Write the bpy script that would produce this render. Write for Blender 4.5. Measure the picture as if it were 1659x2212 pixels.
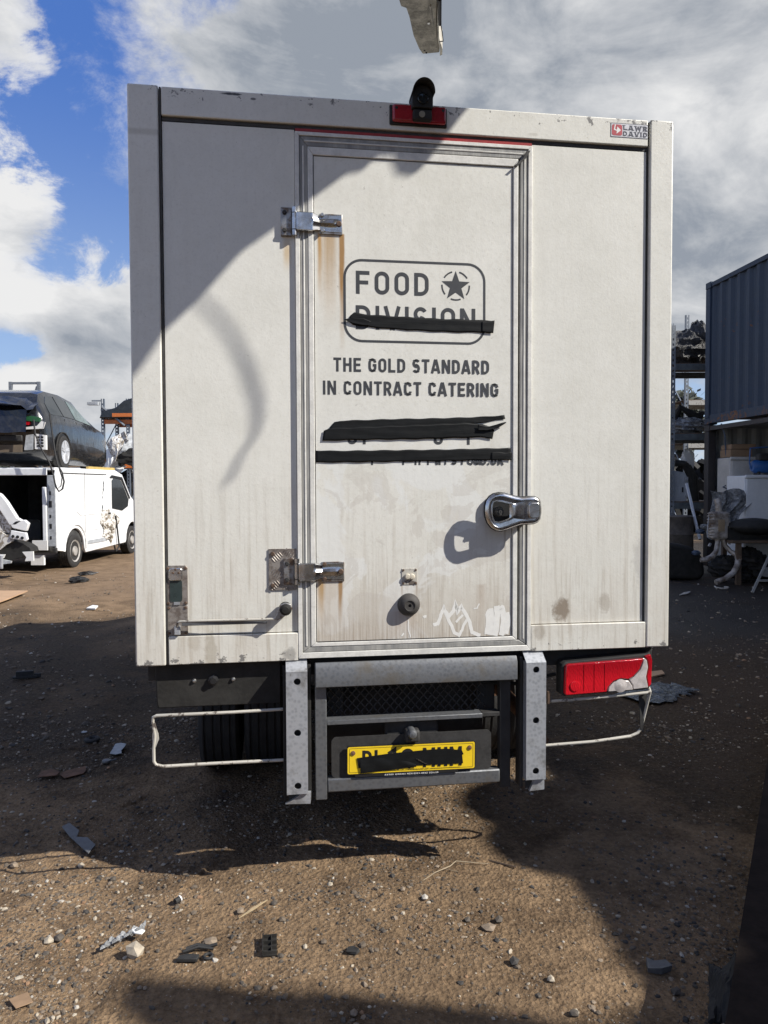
import bpy, math, random
import numpy as np
from mathutils import Vector, Matrix
random.seed(7); rng = np.random.RandomState(11)
S = bpy.context.scene
for o in list(bpy.data.objects): bpy.data.objects.remove(o)
PI = math.pi; R = math.radians

# ------------------------------------------------------------------ camera
CAM_H = 1.6; PITCH = .0353; ROLL = -.0035; YAW = .1416
cam = bpy.data.cameras.new('camera'); camo = bpy.data.objects.new('camera', cam)
S.collection.objects.link(camo); S.camera = camo
cam.sensor_fit = 'VERTICAL'; cam.sensor_height = 24.0; cam.lens = 24.0 * 1600 / 2212
cam.clip_start = .05; cam.clip_end = 3000
camo.location = (0, 0, CAM_H)
camo.rotation_euler = (Matrix.Rotation(PI/2 - PITCH, 3, 'X') @ Matrix.Rotation(ROLL, 3, 'Z')).to_euler()
S.render.resolution_x = 768; S.render.resolution_y = 1024

# measuring tools: sight lines of the photograph, met with real planes
def ray(px, py):
    a = (px-829.5)/1600; b = -(py-1106)/1600
    cr, sr, cp, sp = math.cos(ROLL), math.sin(ROLL), math.cos(PITCH), math.sin(PITCH)
    A = a*cr - b*sr; B = a*sr + b*cr
    return Vector((A, cp+B*sp, -sp+B*cp))
def G(px, py, z=0.0):
    r = ray(px, py); t = (z-CAM_H)/r.z; return Vector((r.x*t, r.y*t, z))
def AY(px, py, Y):
    r = ray(px, py); t = Y/r.y; return Vector((r.x*t, Y, CAM_H+r.z*t))
TO = (.123, 2.95)
cY, sY = math.cos(YAW), math.sin(YAW)
def F(px, py, y=0.0):                       # point of the truck's rear face, in the truck's own metres
    r = ray(px, py)
    rx = cY*r.x+sY*r.y; ry = -sY*r.x+cY*r.y
    ox = -cY*TO[0]-sY*TO[1]; oy = sY*TO[0]-cY*TO[1]
    t = (y-oy)/ry
    return (ox+rx*t, CAM_H+r.z*t)

# ------------------------------------------------------------------ sun, sky, exposure
SUNL = Vector((1.88, -1.0, 1.72)).normalized()          # towards the sun, in the truck's axes
SUN = Matrix.Rotation(YAW, 3, 'Z') @ SUNL
sun = bpy.data.lights.new('sun', 'SUN'); suno = bpy.data.objects.new('sun', sun); S.collection.objects.link(suno)
sun.energy = 5.0; sun.angle = R(.53); sun.color = (1, .955, .88)
suno.rotation_euler = SUN.to_track_quat('Z', 'Y').to_euler(); suno.location = (8, -6, 12)
S.view_settings.view_transform = 'Standard'; S.view_settings.look = 'None'
S.view_settings.exposure = 0.50; S.view_settings.gamma = 1; S.view_settings.use_curve_mapping = False

# ---- tiny node language
class V:
    def __init__(s, nt, k): s.nt = nt; s.k = k
    def _m(s, op, *a, clamp=False):
        n = s.nt.nodes.new('ShaderNodeMath'); n.operation = op; n.use_clamp = clamp
        for i, x in enumerate(a):
            if isinstance(x, V): s.nt.links.new(x.k, n.inputs[i])
            else: n.inputs[i].default_value = x
        return V(s.nt, n.outputs[0])
    def __add__(s, o): return s._m('ADD', s, o)
    def __radd__(s, o): return s._m('ADD', o, s)
    def __sub__(s, o): return s._m('SUBTRACT', s, o)
    def __rsub__(s, o): return s._m('SUBTRACT', o, s)
    def __mul__(s, o): return s._m('MULTIPLY', s, o)
    __rmul__ = __mul__
    def __truediv__(s, o): return s._m('DIVIDE', s, o)
    def __pow__(s, o): return s._m('POWER', s, o)
    def abs(s): return s._m('ABSOLUTE', s)
    def clamp(s): return s._m('ADD', s, 0.0, clamp=True)
    def max(s, o): return s._m('MAXIMUM', s, o)
    def min(s, o): return s._m('MINIMUM', s, o)
    def exp(s): return s._m('EXPONENT', s)
    def sm(s, a, b):
        n = s.nt.nodes.new('ShaderNodeMapRange'); n.interpolation_type = 'SMOOTHSTEP'
        s.nt.links.new(s.k, n.inputs[0])
        if a < b: n.inputs[1].default_value = a; n.inputs[2].default_value = b
        else:
            n.inputs[1].default_value = b; n.inputs[2].default_value = a
            n.inputs[3].default_value = 1; n.inputs[4].default_value = 0
        return V(s.nt, n.outputs[0])
class B:
    def __init__(s, nt): s.nt = nt; s.tc = nt.nodes.new('ShaderNodeTexCoord')
    @property
    def obj(s): return s.tc.outputs['Object']
    def pos(s): return s.nt.nodes.new('ShaderNodeNewGeometry').outputs['Position']
    def xyz(s, k=None):
        n = s.nt.nodes.new('ShaderNodeSeparateXYZ'); s.nt.links.new(k or s.obj, n.inputs[0])
        return [V(s.nt, n.outputs[i]) for i in range(3)]
    def vec(s, x, y, z):
        n = s.nt.nodes.new('ShaderNodeCombineXYZ')
        for i, a in enumerate((x, y, z)):
            if isinstance(a, V): s.nt.links.new(a.k, n.inputs[i])
            else: n.inputs[i].default_value = a
        return n.outputs[0]
    def scale(s, k, sc, off=(0, 0, 0)):
        n = s.nt.nodes.new('ShaderNodeMapping'); s.nt.links.new(k, n.inputs[0])
        n.inputs['Scale'].default_value = sc; n.inputs['Location'].default_value = off
        return n.outputs[0]
    def noise(s, sc, det=4, ro=.55, k=None, dist=0):
        n = s.nt.nodes.new('ShaderNodeTexNoise'); s.nt.links.new(k or s.obj, n.inputs['Vector'])
        n.inputs['Scale'].default_value = sc; n.inputs['Detail'].default_value = det
        n.inputs['Roughness'].default_value = ro; n.inputs['Distortion'].default_value = dist
        return V(s.nt, n.outputs[0])
    def voro(s, sc, k=None, out='Distance'):
        n = s.nt.nodes.new('ShaderNodeTexVoronoi'); s.nt.links.new(k or s.obj, n.inputs['Vector'])
        n.inputs['Scale'].default_value = sc
        return V(s.nt, n.outputs[out]) if out == 'Distance' else n.outputs[out]
    def mix(s, f, a, b):
        n = s.nt.nodes.new('ShaderNodeMix'); n.data_type = 'RGBA'
        if isinstance(f, V): s.nt.links.new(f.k, n.inputs[0])
        else: n.inputs[0].default_value = f
        for i, c in ((6, a), (7, b)):
            if isinstance(c, (tuple, list)): n.inputs[i].default_value = (*c[:3], 1)
            else: s.nt.links.new(c, n.inputs[i])
        return n.outputs[2]
    def bump(s, h, dist, st=1.0):
        n = s.nt.nodes.new('ShaderNodeBump'); n.inputs['Distance'].default_value = dist; n.inputs['Strength'].default_value = st
        s.nt.links.new(h.k, n.inputs['Height']); return n.outputs[0]
def mat(name, fn=None, col=(.5, .5, .5), rough=.6, metal=0., var=.25, vs=6., bump=0., bs=60., **kw):
    m = bpy.data.materials.new(name); m.use_nodes = True; nt = m.node_tree
    p = nt.nodes['Principled BSDF']; b = B(nt)
    p.inputs['Roughness'].default_value = rough; p.inputs['Metallic'].default_value = metal
    for k, v in kw.items(): p.inputs[k.replace('_', ' ')].default_value = v
    def put(k, v):
        if isinstance(v, V): nt.links.new(v.k, p.inputs[k])
        elif isinstance(v, (int, float)): p.inputs[k].default_value = v
        elif isinstance(v, tuple): p.inputs[k].default_value = (*v[:3], 1)
        else: nt.links.new(v, p.inputs[k])
    if fn: fn(b, put)
    else:
        n = b.noise(vs, 6, .65); n2 = b.noise(vs*7, 3, .6)
        f = (n*.7+n2*.3).sm(.3, .7)
        put('Base Color', b.mix(f, tuple(c*(1-var) for c in col), tuple(min(1, c*(1+var*.6)) for c in col)))
        put('Roughness', (n2*.25+(rough-.12)).clamp())
        if bump: put('Normal', b.bump(b.noise(bs, 4, .6), bump))
    return m

# ---- world
W = bpy.data.worlds.new('World'); S.world = W; W.use_nodes = True
nt = W.node_tree; bg = nt.nodes['Background']; b = B(nt)
sky = nt.nodes.new('ShaderNodeTexSky'); sky.sky_type = 'NISHITA'; sky.sun_disc = False
sky.sun_elevation = math.asin(SUN.z); sky.sun_rotation = math.atan2(SUN.x, SUN.y)
sky.air_density = 1.0; sky.dust_density = .6; sky.ozone_density = 2.5
gen = b.tc.outputs['Generated']
dx, dy, dz = b.xyz(gen)
def blob(px, py, r, asp=1.0, ang=0.0):
    # soft patch of sky round a direction: r in radians
    d = ray(px, py).normalized(); az = math.atan2(d.x, d.y); el = math.asin(d.z)
    rt = Vector((math.cos(az), -math.sin(az), 0)); up = rt.cross(d)
    c, s_ = math.cos(ang), math.sin(ang)
    a1 = (rt*c+up*s_); a2 = (up*c-rt*s_)
    u = dx*a1.x+dy*a1.y+dz*a1.z; v = dx*a2.x+dy*a2.y+dz*a2.z
    q = (u*u*(1/(r*asp)**2)+v*v*(1/r**2))
    f = (dx*d.x+dy*d.y+dz*d.z).sm(0, .2)
    return (q*-1.0).exp()*f
wr = b.scale(gen, (1, 1, 1.7))
nz = b.noise(2.6, 9, .58, wr, .35)
nf = b.noise(8.5, 9, .68, b.scale(gen, (1, 1, 1.5), (3, 1, 2)), .3)
nb = b.noise(1.3, 4, .5, b.scale(gen, (1, 1, 1), (5, 2, 9)))
SKYB = [  # px, py, radius, aspect, angle, amount of cloud
 (0, 40, .050, 1.5, -1.0, .50), (60, 170, .045, 1.5, -.9, .48), (0, 380, .080, 1.1, 0, .66), (70, 470, .055, 1.5, .3, .45), (205, 400, .040, 1.6, .7, .42), (255, 520, .04, 1.3, .3, .35), (20, 640, .045, 1.8, 0, .5),
 (190, 715, .055, 2.0, .1, .85), (240, 640, .05, 1.6, .1, .4), (240, 830, .045, 3.0, 0, .8), (60, 815, .018, 3.0, 0, .55), (420, 50, .045, 1.7, 1.1, .55), (450, 165, .040, 1.3, .4, .55), (287, 60, .012, 3.6, 1.75, .42),
 (1600, 300, .20, 1.3, 0, .5), (1560, 620, .10, 1.2, 0, .4), (600, 60, .05, 1.4, .9, .30),
 (210, 70, .065, 1.9, -1.25, -.75), (330, 130, .035, 2.4, 1.3, -.55), (235, 270, .050, 1.7, 1.2, -.65), (25, 745, .036, 1.8, 0, -1.0), (105, 548, .030, 1.8, .6, -.60), (165, 455, .035, 1.8, .4, -.60), (80, 260, .04, 2.2, -.6, -.35), (200, 600, .03, 1.8, .3, -.40), (540, 110, .035, 2.2, 1.2, -.60), (330, 400, .07, 1.3, 1.0, -.45), (95, 225, .028, 2.4, -.7, -.55), (130, 340, .03, 2, .8, -.3),
 (1480, 850, .05, 1.4, 0, -.9), (1590, 400, .02, 2, 0, -.45), (1480, 700, .04, 2, 0, -.35)]
cov = None
for q in SKYB:
    t = blob(*q[:5])*q[5]; cov = t if cov is None else cov+t
inview = blob(829, 500, .62, 1.0)
dens = ((nz-.5)*2.0+(nf-.5)*3.0+cov+(1-inview)*(nb-.30)*2.4).sm(.12, .52)
soft = ((blob(1060, 40, .26, 1.3)+blob(1420, 160, .26, 1.4)*.9+blob(1640, 420, .22, 1.2)*.9+blob(900, 300, .2, 1.5)*.6)*1.15+(nz-.5)*1.6+(nf-.5)*1.3).sm(.40, .95)
thin = ((nf-.5)*1.6+(nz-.5)*1.2+cov+.25).sm(.0, .9)
SHD = [(850, 200, .16, 1.6, 0, .55), (1150, 90, .12, 1.8, 0, .20), (1590, 560, .12, 1.4, 0, .50), (200, 735, .045, 2.4, .1, .75), (1620, 100, .10, 1.3, 0, .35), (700, 80, .10, 1.4, 0, .45), (1480, 350, .08, 1, 0, .30), (1330, 200, .08, 1.5, .3, .2),
       (1450, 215, .05, 1.2, 1.0, -.55), (1610, 260, .05, 1.5, .4, -.45), (40, 440, .11, 1.4, 0, -.20), (60, 340, .05, 1.5, 0, -.25), (100, 820, .03, 2.2, 0, -.5), (1290, 60, .05, 2, .3, -.15), (240, 540, .06, 1.4, 0, -.25), (20, 650, .03, 1.5, 0, -.4)]
shd = None
for q in SHD:
    t = blob(*q[:5])*q[5]; shd = t if shd is None else shd+t
shade = (shd+(b.noise(4.2, 8, .6, wr, .6)-.5)*2.5+(b.noise(14, 5, .6, wr, .5)-.5)*.9+(1-inview)*.05+.26).clamp()
# values below are multiplied by the background strength
cw = (6.0, 6.0, 6.0); cg = (2.15, 2.40, 2.80)
cl = b.mix(shade, cw, cg)
blue = b.mix(dz.sm(0.0, .5), (2.9, 4.0, 5.9), (.42, 1.25, 4.3))
base = b.mix(.72, sky.outputs[0], blue)
colr = b.mix((dens*(.45+thin*.55)).max(soft), base, cl)
nt.links.new(colr, bg.inputs[0]); bg.inputs[1].default_value = .1
try:
    W.cycles.sampling_method = 'MANUAL'; W.cycles.sample_map_resolution = 256
except Exception: pass

# ------------------------------------------------------------------ mesh helpers
class MB:
    def __init__(s): s.v = []; s.f = []; s.m = []; s.mi = 0; s.ch = []
    def add(s, vs, fs):
        o = len(s.v); s.ch.append((o, len(s.f))); s.v += [tuple(v) for v in vs]
        for f in fs: s.f.append(tuple(i+o for i in f)); s.m.append(s.mi)
        return s
    def box(s, x0, x1, y0, y1, z0, z1):
        return s.add([(x0,y0,z0),(x1,y0,z0),(x1,y1,z0),(x0,y1,z0),(x0,y0,z1),(x1,y0,z1),(x1,y1,z1),(x0,y1,z1)],
                     [(0,3,2,1),(4,5,6,7),(0,1,5,4),(1,2,6,5),(2,3,7,6),(3,0,4,7)])
    def prism(s, pts, a0, a1, axis='y', top=None):
        # polygon in the other two axes, extruded along axis
        n = len(pts); tp = top or pts
        def P(p, a):
            return {'y': (p[0], a, p[1]), 'x': (a, p[0], p[1]), 'z': (p[0], p[1], a)}[axis]
        vs = [P(p, a0) for p in pts]+[P(p, a1) for p in tp]
        fs = [tuple(range(n)), tuple(range(2*n-1, n-1, -1))]+[(i, i+n, (i+1) % n+n, (i+1) % n) for i in range(n)]
        return s.add(vs, fs)
    def tube(s, pts, r, n=8, cap=True):
        pts = [Vector(p) for p in pts]; rs = r if isinstance(r, (list, tuple)) else [r]*len(pts)
        vs = []; prev = None
        for i, p in enumerate(pts):
            d = (pts[min(i+1, len(pts)-1)]-pts[max(i-1, 0)]).normalized()
            if prev is None:
                a = d.orthogonal().normalized()
            else:
                a = (prev-d*prev.dot(d)).normalized()
            prev = a; c = d.cross(a)
            for k in range(n):
                t = 2*PI*k/n; vs.append(p+(a*math.cos(t)+c*math.sin(t))*rs[i])
        m = len(pts)
        fs = [(i*n+k, i*n+(k+1) % n, (i+1)*n+(k+1) % n, (i+1)*n+k) for i in range(m-1) for k in range(n)]
        if cap: fs += [tuple(range(n-1, -1, -1)), tuple((m-1)*n+k for k in range(n))]
        return s.add(vs, fs)
    def lathe(s, prof, c=(0,0,0), axis='y', n=24):
        # prof: (radius, along)
        vs = []
        for r, a in prof:
            for k in range(n):
                t = 2*PI*k/n; u, w = r*math.cos(t), r*math.sin(t)
                vs.append({'y': (c[0]+u, c[1]+a, c[2]+w), 'x': (c[0]+a, c[1]+u, c[2]+w), 'z': (c[0]+u, c[1]+w, c[2]+a)}[axis])
        m = len(prof)
        fs = [(i*n+k, i*n+(k+1) % n, (i+1)*n+(k+1) % n, (i+1)*n+k) for i in range(m-1) for k in range(n)]
        if prof[0][0] > 1e-6: fs.append(tuple(range(n)))
        if prof[-1][0] > 1e-6: fs.append(tuple((m-1)*n+k for k in range(n)))
        return s.add(vs, fs)
    def grid(s, fn, nu, nv):
        vs = [fn(i/nu, j/nv) for j in range(nv+1) for i in range(nu+1)]
        return s.add(vs, [(j*(nu+1)+i, j*(nu+1)+i+1, (j+1)*(nu+1)+i+1, (j+1)*(nu+1)+i) for j in range(nv) for i in range(nu)])
    def ribbon(s, pts, w, y, closed=False):
        # flat stroke on the plane y (points are x,z), facing -y
        P = [Vector(p) for p in pts]; n = len(P); L = []; Rr = []
        for i in range(n):
            if closed: a, c = P[i-1], P[(i+1) % n]
            else: a, c = P[max(i-1, 0)], P[min(i+1, n-1)]
            d1 = (P[i]-a); d2 = (c-P[i])
            if d1.length < 1e-9: d1 = d2
            if d2.length < 1e-9: d2 = d1
            d1.normalize(); d2.normalize(); n1 = Vector((-d1.y, d1.x)); n2 = Vector((-d2.y, d2.x))
            m = n1+n2
            if m.length < 1e-6: m = n1
            m.normalize(); k = w/2/max(.35, m.dot(n1))
            L.append(P[i]+m*k); Rr.append(P[i]-m*k)
        vs = [(p.x, y, p.y) for p in L]+[(p.x, y, p.y) for p in Rr]
        fs = [(i, i+n, (i+1) % n+n, (i+1) % n) for i in range(n if closed else n-1)]
        return s.add(vs, fs)
    def poly(s, pts, y): return s.add([(p[0], y, p[1]) for p in pts], [tuple(range(len(pts)))])
    def xf(s, M, since=0):
        for i in range(since, len(s.v)): s.v[i] = tuple(M @ Vector(s.v[i]))
        return s
    def jit(s, a, since=0):
        for i in range(since, len(s.v)): s.v[i] = tuple(c+random.uniform(-a, a) for c in s.v[i])
        return s
    def build_each(s, name, m, parent=None, **k):
        for (a, f0), (c, f1) in zip(s.ch, s.ch[1:]+[(len(s.v), len(s.f))]):
            q = MB(); q.v = s.v[a:c]; q.f = [tuple(i-a for i in f) for f in s.f[f0:f1]]; q.m = s.m[f0:f1]; q.build(name, m, parent, **k)
    def build(s, name, m, parent=None, bevel=0, smooth=False, seg=2, sub=0):
        me = bpy.data.meshes.new(name); me.from_pydata(s.v, [], s.f); me.update()
        ms = m if isinstance(m, (list, tuple)) else [m]
        for x in ms: me.materials.append(x)
        if len(ms) > 1: me.polygons.foreach_set('material_index', s.m)
        o = bpy.data.objects.new(name, me); S.collection.objects.link(o)
        if parent is not None: o.parent = parent
        if bevel:
            md = o.modifiers.new('bevel', 'BEVEL'); md.width = bevel; md.segments = seg; md.limit_method = 'ANGLE'; md.angle_limit = R(35)
        if sub:
            md = o.modifiers.new('sub', 'SUBSURF'); md.levels = sub; md.render_levels = sub
        if smooth or bevel:
            me.polygons.foreach_set('use_smooth', [True]*len(me.polygons))
            try:
                me.set_sharp_from_angle(angle=R(38))
            except Exception: pass
        return o
def tag(o, label, cat, group=None):
    o['label'] = label; o['category'] = cat
    if group: o['group'] = group
    return o
def thing(name, label, cat, loc=(0, 0, 0), rz=0, group=None):
    o = bpy.data.objects.new(name, None); S.collection.objects.link(o); o.empty_display_size = .1
    o.location = loc; o.rotation_euler = (0, 0, rz); return tag(o, label, cat, group)
def dup_tree(o, parent=None):
    c = o.copy(); S.collection.objects.link(c)
    if parent is not None: c.parent = parent
    for ch in o.children: dup_tree(ch, c)
    return c
def plate_hole(mb, x0, x1, z0, z1, holes, y0, y1, n=16):
    # plate in the x-z plane with real round holes, one cell per hole stacked in z
    zs = [z0]+[(holes[i][1]+holes[i+1][1])/2 for i in range(len(holes)-1)]+[z1]
    for i, (hx, hz, r) in enumerate(holes):
        a0, a1 = zs[i], zs[i+1]
        an = [2*PI*k/n for k in range(n)]+[math.atan2(z-hz, x-hx) % (2*PI) for x in (x0, x1) for z in (a0, a1)]
        an = sorted(set(round(a, 6) for a in an)); m = len(an); inn = []; out = []
        for a in an:
            c, s_ = math.cos(a), math.sin(a)
            t = min([(x1-hx)/c if c > 1e-9 else 1e9, (x0-hx)/c if c < -1e-9 else 1e9, (a1-hz)/s_ if s_ > 1e-9 else 1e9, (a0-hz)/s_ if s_ < -1e-9 else 1e9])
            inn.append((hx+c*r, hz+s_*r)); out.append((hx+c*t, hz+s_*t))
        vs = [(p[0], y0, p[1]) for p in inn]+[(p[0], y0, p[1]) for p in out]+[(p[0], y1, p[1]) for p in inn]+[(p[0], y1, p[1]) for p in out]
        fs = []
        for k in range(m):
            j = (k+1) % m
            fs += [(k, j, m+j, m+k), (2*m+k, 3*m+k, 3*m+j, 2*m+j), (k, 2*m+k, 2*m+j, j)]
            if i in (0, len(holes)-1) or True: fs.append((m+k, m+j, 3*m+j, 3*m+k))
        mb.add(vs, fs)
    return mb

# ---- stroke alphabet, cap height 1
def arc(cx, cz, rx, rz, a0, a1, n=10):
    return [(cx+rx*math.cos(R(a0+(a1-a0)*i/n)), cz+rz*math.sin(R(a0+(a1-a0)*i/n))) for i in range(n+1)]
def glyph(ch, w):
    h = w/2; T = 1-h; Bt = h
    def O(W_):
        r = min(.27, W_/2-h); c = W_/2
        return arc(W_-h-r, T-r, r, r, 0, 90)+arc(h+r, T-r, r, r, 90, 180)+arc(h+r, Bt+r, r, r, 180, 270)+arc(W_-h-r, Bt+r, r, r, 270, 360)
    g = {
     'F': (.55, [[(h, 0), (h, T), (.55, T)], [(h, .5), (.50, .5)]]),
     'E': (.55, [[(.55, Bt), (h, Bt), (h, T), (.55, T)], [(h, .51), (.50, .51)]]),
     'L': (.53, [[(h, 1), (h, Bt), (.53, Bt)]]),
     'I': (w, [[(h, 0), (h, 1)]]),
     'T': (.58, [[(0, T), (.58, T)], [(.29, 0), (.29, T)]]),
     'H': (.62, [[(h, 0), (h, 1)], [(.62-h, 0), (.62-h, 1)], [(h, .51), (.62-h, .51)]]),
     'N': (.64, [[(h, 0), (h, 1)], [(h*1.15, .97), (.64-h*1.15, .03)], [(.64-h, 0), (.64-h, 1)]]),
     'M': (.76, [[(h, 0), (h, 1)], [(h, .97), (.38, .3), (.76-h, .97)], [(.76-h, 0), (.76-h, 1)]]),
     'V': (.64, [[(h*.6, 1), (.30, 0)], [(.34, 0), (.64-h*.6, 1)]]),
     'W': (.9, [[(h*.9, 1), (.25, .03), (.45, .8), (.65, .03), (.9-h*.9, 1)]]),
     'A': (.66, [[(h*.6, 0), (.31, 1)], [(.35, 1), (.66-h*.6, 0)], [(.15, .27), (.51, .27)]]),
     'Z': (.55, [[(0, T), (.5, T), (.07, Bt), (.55, Bt)]]),
     'K': (.6, [[(h, 0), (h, 1)], [(h, .4), (.56, 1)], [(.25, .6), (.58, 0)]]),
     'Y': (.6, [[(h*.7, 1), (.3, .48), (.6-h*.7, 1)], [(.3, 0), (.3, .48)]]),
     '-': (.35, [[(0, .42), (.35, .42)]]),
     '.': (w, [[(h, 0), (h, w)]]), ' ': (.26, []),
    }
    if ch in g: return g[ch]
    if ch == 'O': return (.60, [O(.60)+['c']])
    if ch == '0': return (.56, [O(.56)+['c']])
    if ch == 'D':
        W_ = .60; r = .27
        return (W_, [[(h, Bt)]+arc(W_-h-r, Bt+r, r, r, 270, 360)+arc(W_-h-r, T-r, r, r, 0, 90)+[(h, T), 'c']])
    if ch == 'C':
        W_ = .58; r = .24
        return (W_, [arc(W_-h-r, T-r, r, r, 5, 90)+arc(h+r, T-r, r, r, 90, 180)+arc(h+r, Bt+r, r, r, 180, 270)+arc(W_-h-r, Bt+r, r, r, 270, 355)])
    if ch == 'G':
        W_ = .60; r = .24
        return (W_, [arc(W_-h-r, T-r, r, r, 5, 90)+arc(h+r, T-r, r, r, 90, 180)+arc(h+r, Bt+r, r, r, 180, 270)+arc(W_-h-r, Bt+r, r, r, 270, 360)+[(W_-h, .5), (.33, .5)]])
    if ch == 'S':
        r = .2; W_ = .56
        return (W_, [arc(W_-h-r, T-.2, r, .2, 25, 90)+arc(h+r, T-.225, r, .225, 90, 180)+arc(h+r, T-.225, r, .225, 180, 262, 5)+arc(W_-h-r, Bt+.235, r, .235, 82, 0, 6)+arc(W_-h-r, Bt+.235, r, .235, 0, -90)+arc(h+r, Bt+.2, r, .2, 270, 205)])
    if ch in 'PRB':
        W_ = .57; r = .22
        st = [[(h, .46)]+arc(W_-h-r, .46+(T-.46)/2, r, (T-.46)/2, -90, 90)+[(h, T)], [(h, 0), (h, 1)]]
        if ch == 'R': st.append([(.30, .46), (W_-h*.6, 0)])
        if ch == 'B': st.append([(h, Bt)]+arc(W_-h-r, Bt+(.46-Bt)/2, r, (.46-Bt)/2, -90, 90)+[(h, .46)])
        return (W_, st)
    if ch == 'J': return (.4, [[(.4-h, 1), (.4-h, .25)]+arc(.4-h-.17, .25, .17, .18, 0, -110)])
    if ch == 'U': return (.6, [[(h, 1)]+arc(.3, .3, .3-h, .3-h, 180, 360)+[(.6-h, 1)]])
    if ch == '1': return (.34, [[(.0, .78), (.34-h, .98), (.34-h, 0)]])
    if ch == '9': return (.56, [[*arc(.28, .68, .28-h, .32-h, 0, 350, 16), 'c'], [(.56-h, .68), (.50, .3), (.3, 0)]])
    return (.5, [])
def text(mb, s_, x0, x1, z0, h, w, y, track=.14, slab=0, each=None):
    tot = sum(glyph(c, w)[0] for c in s_)+track*(len(s_)-1)
    k = (x1-x0)/(tot*h) if x1 is not None else 1.0
    x = x0; yy = y
    for c in s_:
        gw, st = glyph(c, w)
        if each: mb = MB()
        for pl in st:
            cl = pl[-1] == 'c'; pts = [p for p in pl if p != 'c']
            mb.ribbon([(x+p[0]*h*k, z0+p[1]*h) for p in pts], w*h*(k if k < 1 else 1), yy, cl)
            yy -= 4e-5
            if slab and not cl:
                for p in (pts[0], pts[-1]):
                    if p[1] in (0, 1) or p[1] > .95 or p[1] < .05:
                        mb.ribbon([(x+(p[0]-w*.9)*h*k, z0+(p[1]*(1-w*.5)+w*.25)*h), (x+(p[0]+w*.9)*h*k, z0+(p[1]*(1-w*.5)+w*.25)*h)], w*h*.45, yy); yy -= 4e-5
        if each and mb.v: mb.build('letter', each[0], each[1])
        x += (gw+track)*h*k
    return x

# ------------------------------------------------------------------ ground
def vnoise(x, y, seed):
    xi = np.floor(x); yi = np.floor(y); fx = x-xi; fy = y-yi
    fx = fx*fx*(3-2*fx); fy = fy*fy*(3-2*fy)
    def h(a, c):
        v = np.sin(a*127.1+c*311.7+seed*74.7)*43758.5453; return v-np.floor(v)
    return (h(xi, yi)*(1-fx)+h(xi+1, yi)*fx)*(1-fy)+(h(xi, yi+1)*(1-fx)+h(xi+1, yi+1)*fx)*fy
def gh(x, y):
    x = np.asarray(x, float); y = np.asarray(y, float)
    d = np.sqrt(x*x+y*y)
    h = (vnoise(x*.7, y*.7, 1)-.5)*.035+(vnoise(x*2.3, y*2.1, 2)-.5)*.016+(vnoise(x*9, y*9, 3)-.5)*.008
    h = h+.02*(vnoise(x*.9+y*.35, y*.22, 7)-.5)+.010*np.sin((x+.25*y)*9+3*vnoise(x*.6, y*.4, 8))*(vnoise(x*.5, y*.5, 6) > .5)
    fine = (vnoise(x*28, y*28, 4)-.5)*.006+(vnoise(x*70, y*70, 5)-.5)*.004
    return h*np.clip(d/2, 0, 1)*np.where(d > 60, 0, 1)-.008+fine*np.clip((9-d)/4, 0, 1)
def gz(x, y): return float(gh(np.array([x]), np.array([y]))[0])

def ground_fn(b, put):
    P = b.pos(); x, y, z = b.xyz(P)
    n1 = b.noise(.55, 6, .6, P, .4); n2 = b.noise(4, 7, .65, P); n3 = b.noise(40, 5, .7, P); n4 = b.noise(150, 3, .7, P)
    soil = b.mix((n2*.45+n3*.35+b.noise(1.4, 5, .6, P)*.3).sm(.40, .72), (.085, .056, .033), (.33, .225, .132))
    soil = b.mix((n1*.6+n2*.4).sm(.50, .62)*.55, soil, (.062, .043, .028))
    # oily trodden earth, its colour darkened further where truck and container shade falls
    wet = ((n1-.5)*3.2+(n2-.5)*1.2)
    mid_shade = (y+(n1-.5)*3.0+(n2-.5)*1.0).sm(2.4, 5.0)*y.sm(11.5, 8.0)*.85
    right_shade = (x+(n1-.5)*2.4+(n2-.5)*.8).sm(.1, 2.6)*.85
    w = (wet+mid_shade*1.25+right_shade*1.3-.35).sm(.0, 1.0)
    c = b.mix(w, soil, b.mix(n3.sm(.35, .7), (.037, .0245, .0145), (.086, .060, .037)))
    mud = (y.sm(6.5, 8.5)*x.sm(2.2, 3.4)*n1.sm(.3, .5))
    c = b.mix(mud*.8, c, (.030, .028, .026))
    red = (n1.sm(.45, .62)*x.sm(1.2, 2.2)*y.sm(9, 6))*.5
    c = b.mix(red, c, (.060, .039, .025))
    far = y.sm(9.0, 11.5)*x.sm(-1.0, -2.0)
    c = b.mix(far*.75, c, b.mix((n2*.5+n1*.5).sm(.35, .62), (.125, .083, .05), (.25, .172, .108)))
    # small grit too fine to build
    v = b.voro(95, P); vv = b.voro(38, P)
    g = v.sm(.30, .12)*n4.sm(.5, .62); g2 = vv.sm(.22, .08)*n3.sm(.52, .6)
    c = b.mix(g*.55, c, (.32, .27, .21)); c = b.mix(g2*.5, c, (.30, .26, .21))
    put('Base Color', c)
    put('Roughness', (.95-w*.15-mud*.30).clamp()); put('Specular IOR Level', .18)
    put('Normal', b.bump(n3*.6+n4*.4+b.voro(60, P)*.5, .018, 1.0))
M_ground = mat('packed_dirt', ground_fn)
def axis_lines(fine0, fine1, step, far0, far1, gr=1.13):
    a = list(np.arange(fine0, fine1, step)); s = step; p = a[-1]
    while p < far1: s *= gr; p += s; a.append(min(p, far1+s))
    s = step; p = fine0
    while p > far0: s *= gr; p -= s; a.insert(0, p)
    return np.array(a)
xs = axis_lines(-1.9, 1.7, .0125, -1500, 1500, 1.035); 
ys = axis_lines(1.9, 4.4, .0105, -1500, 1500, 1.035)
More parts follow.
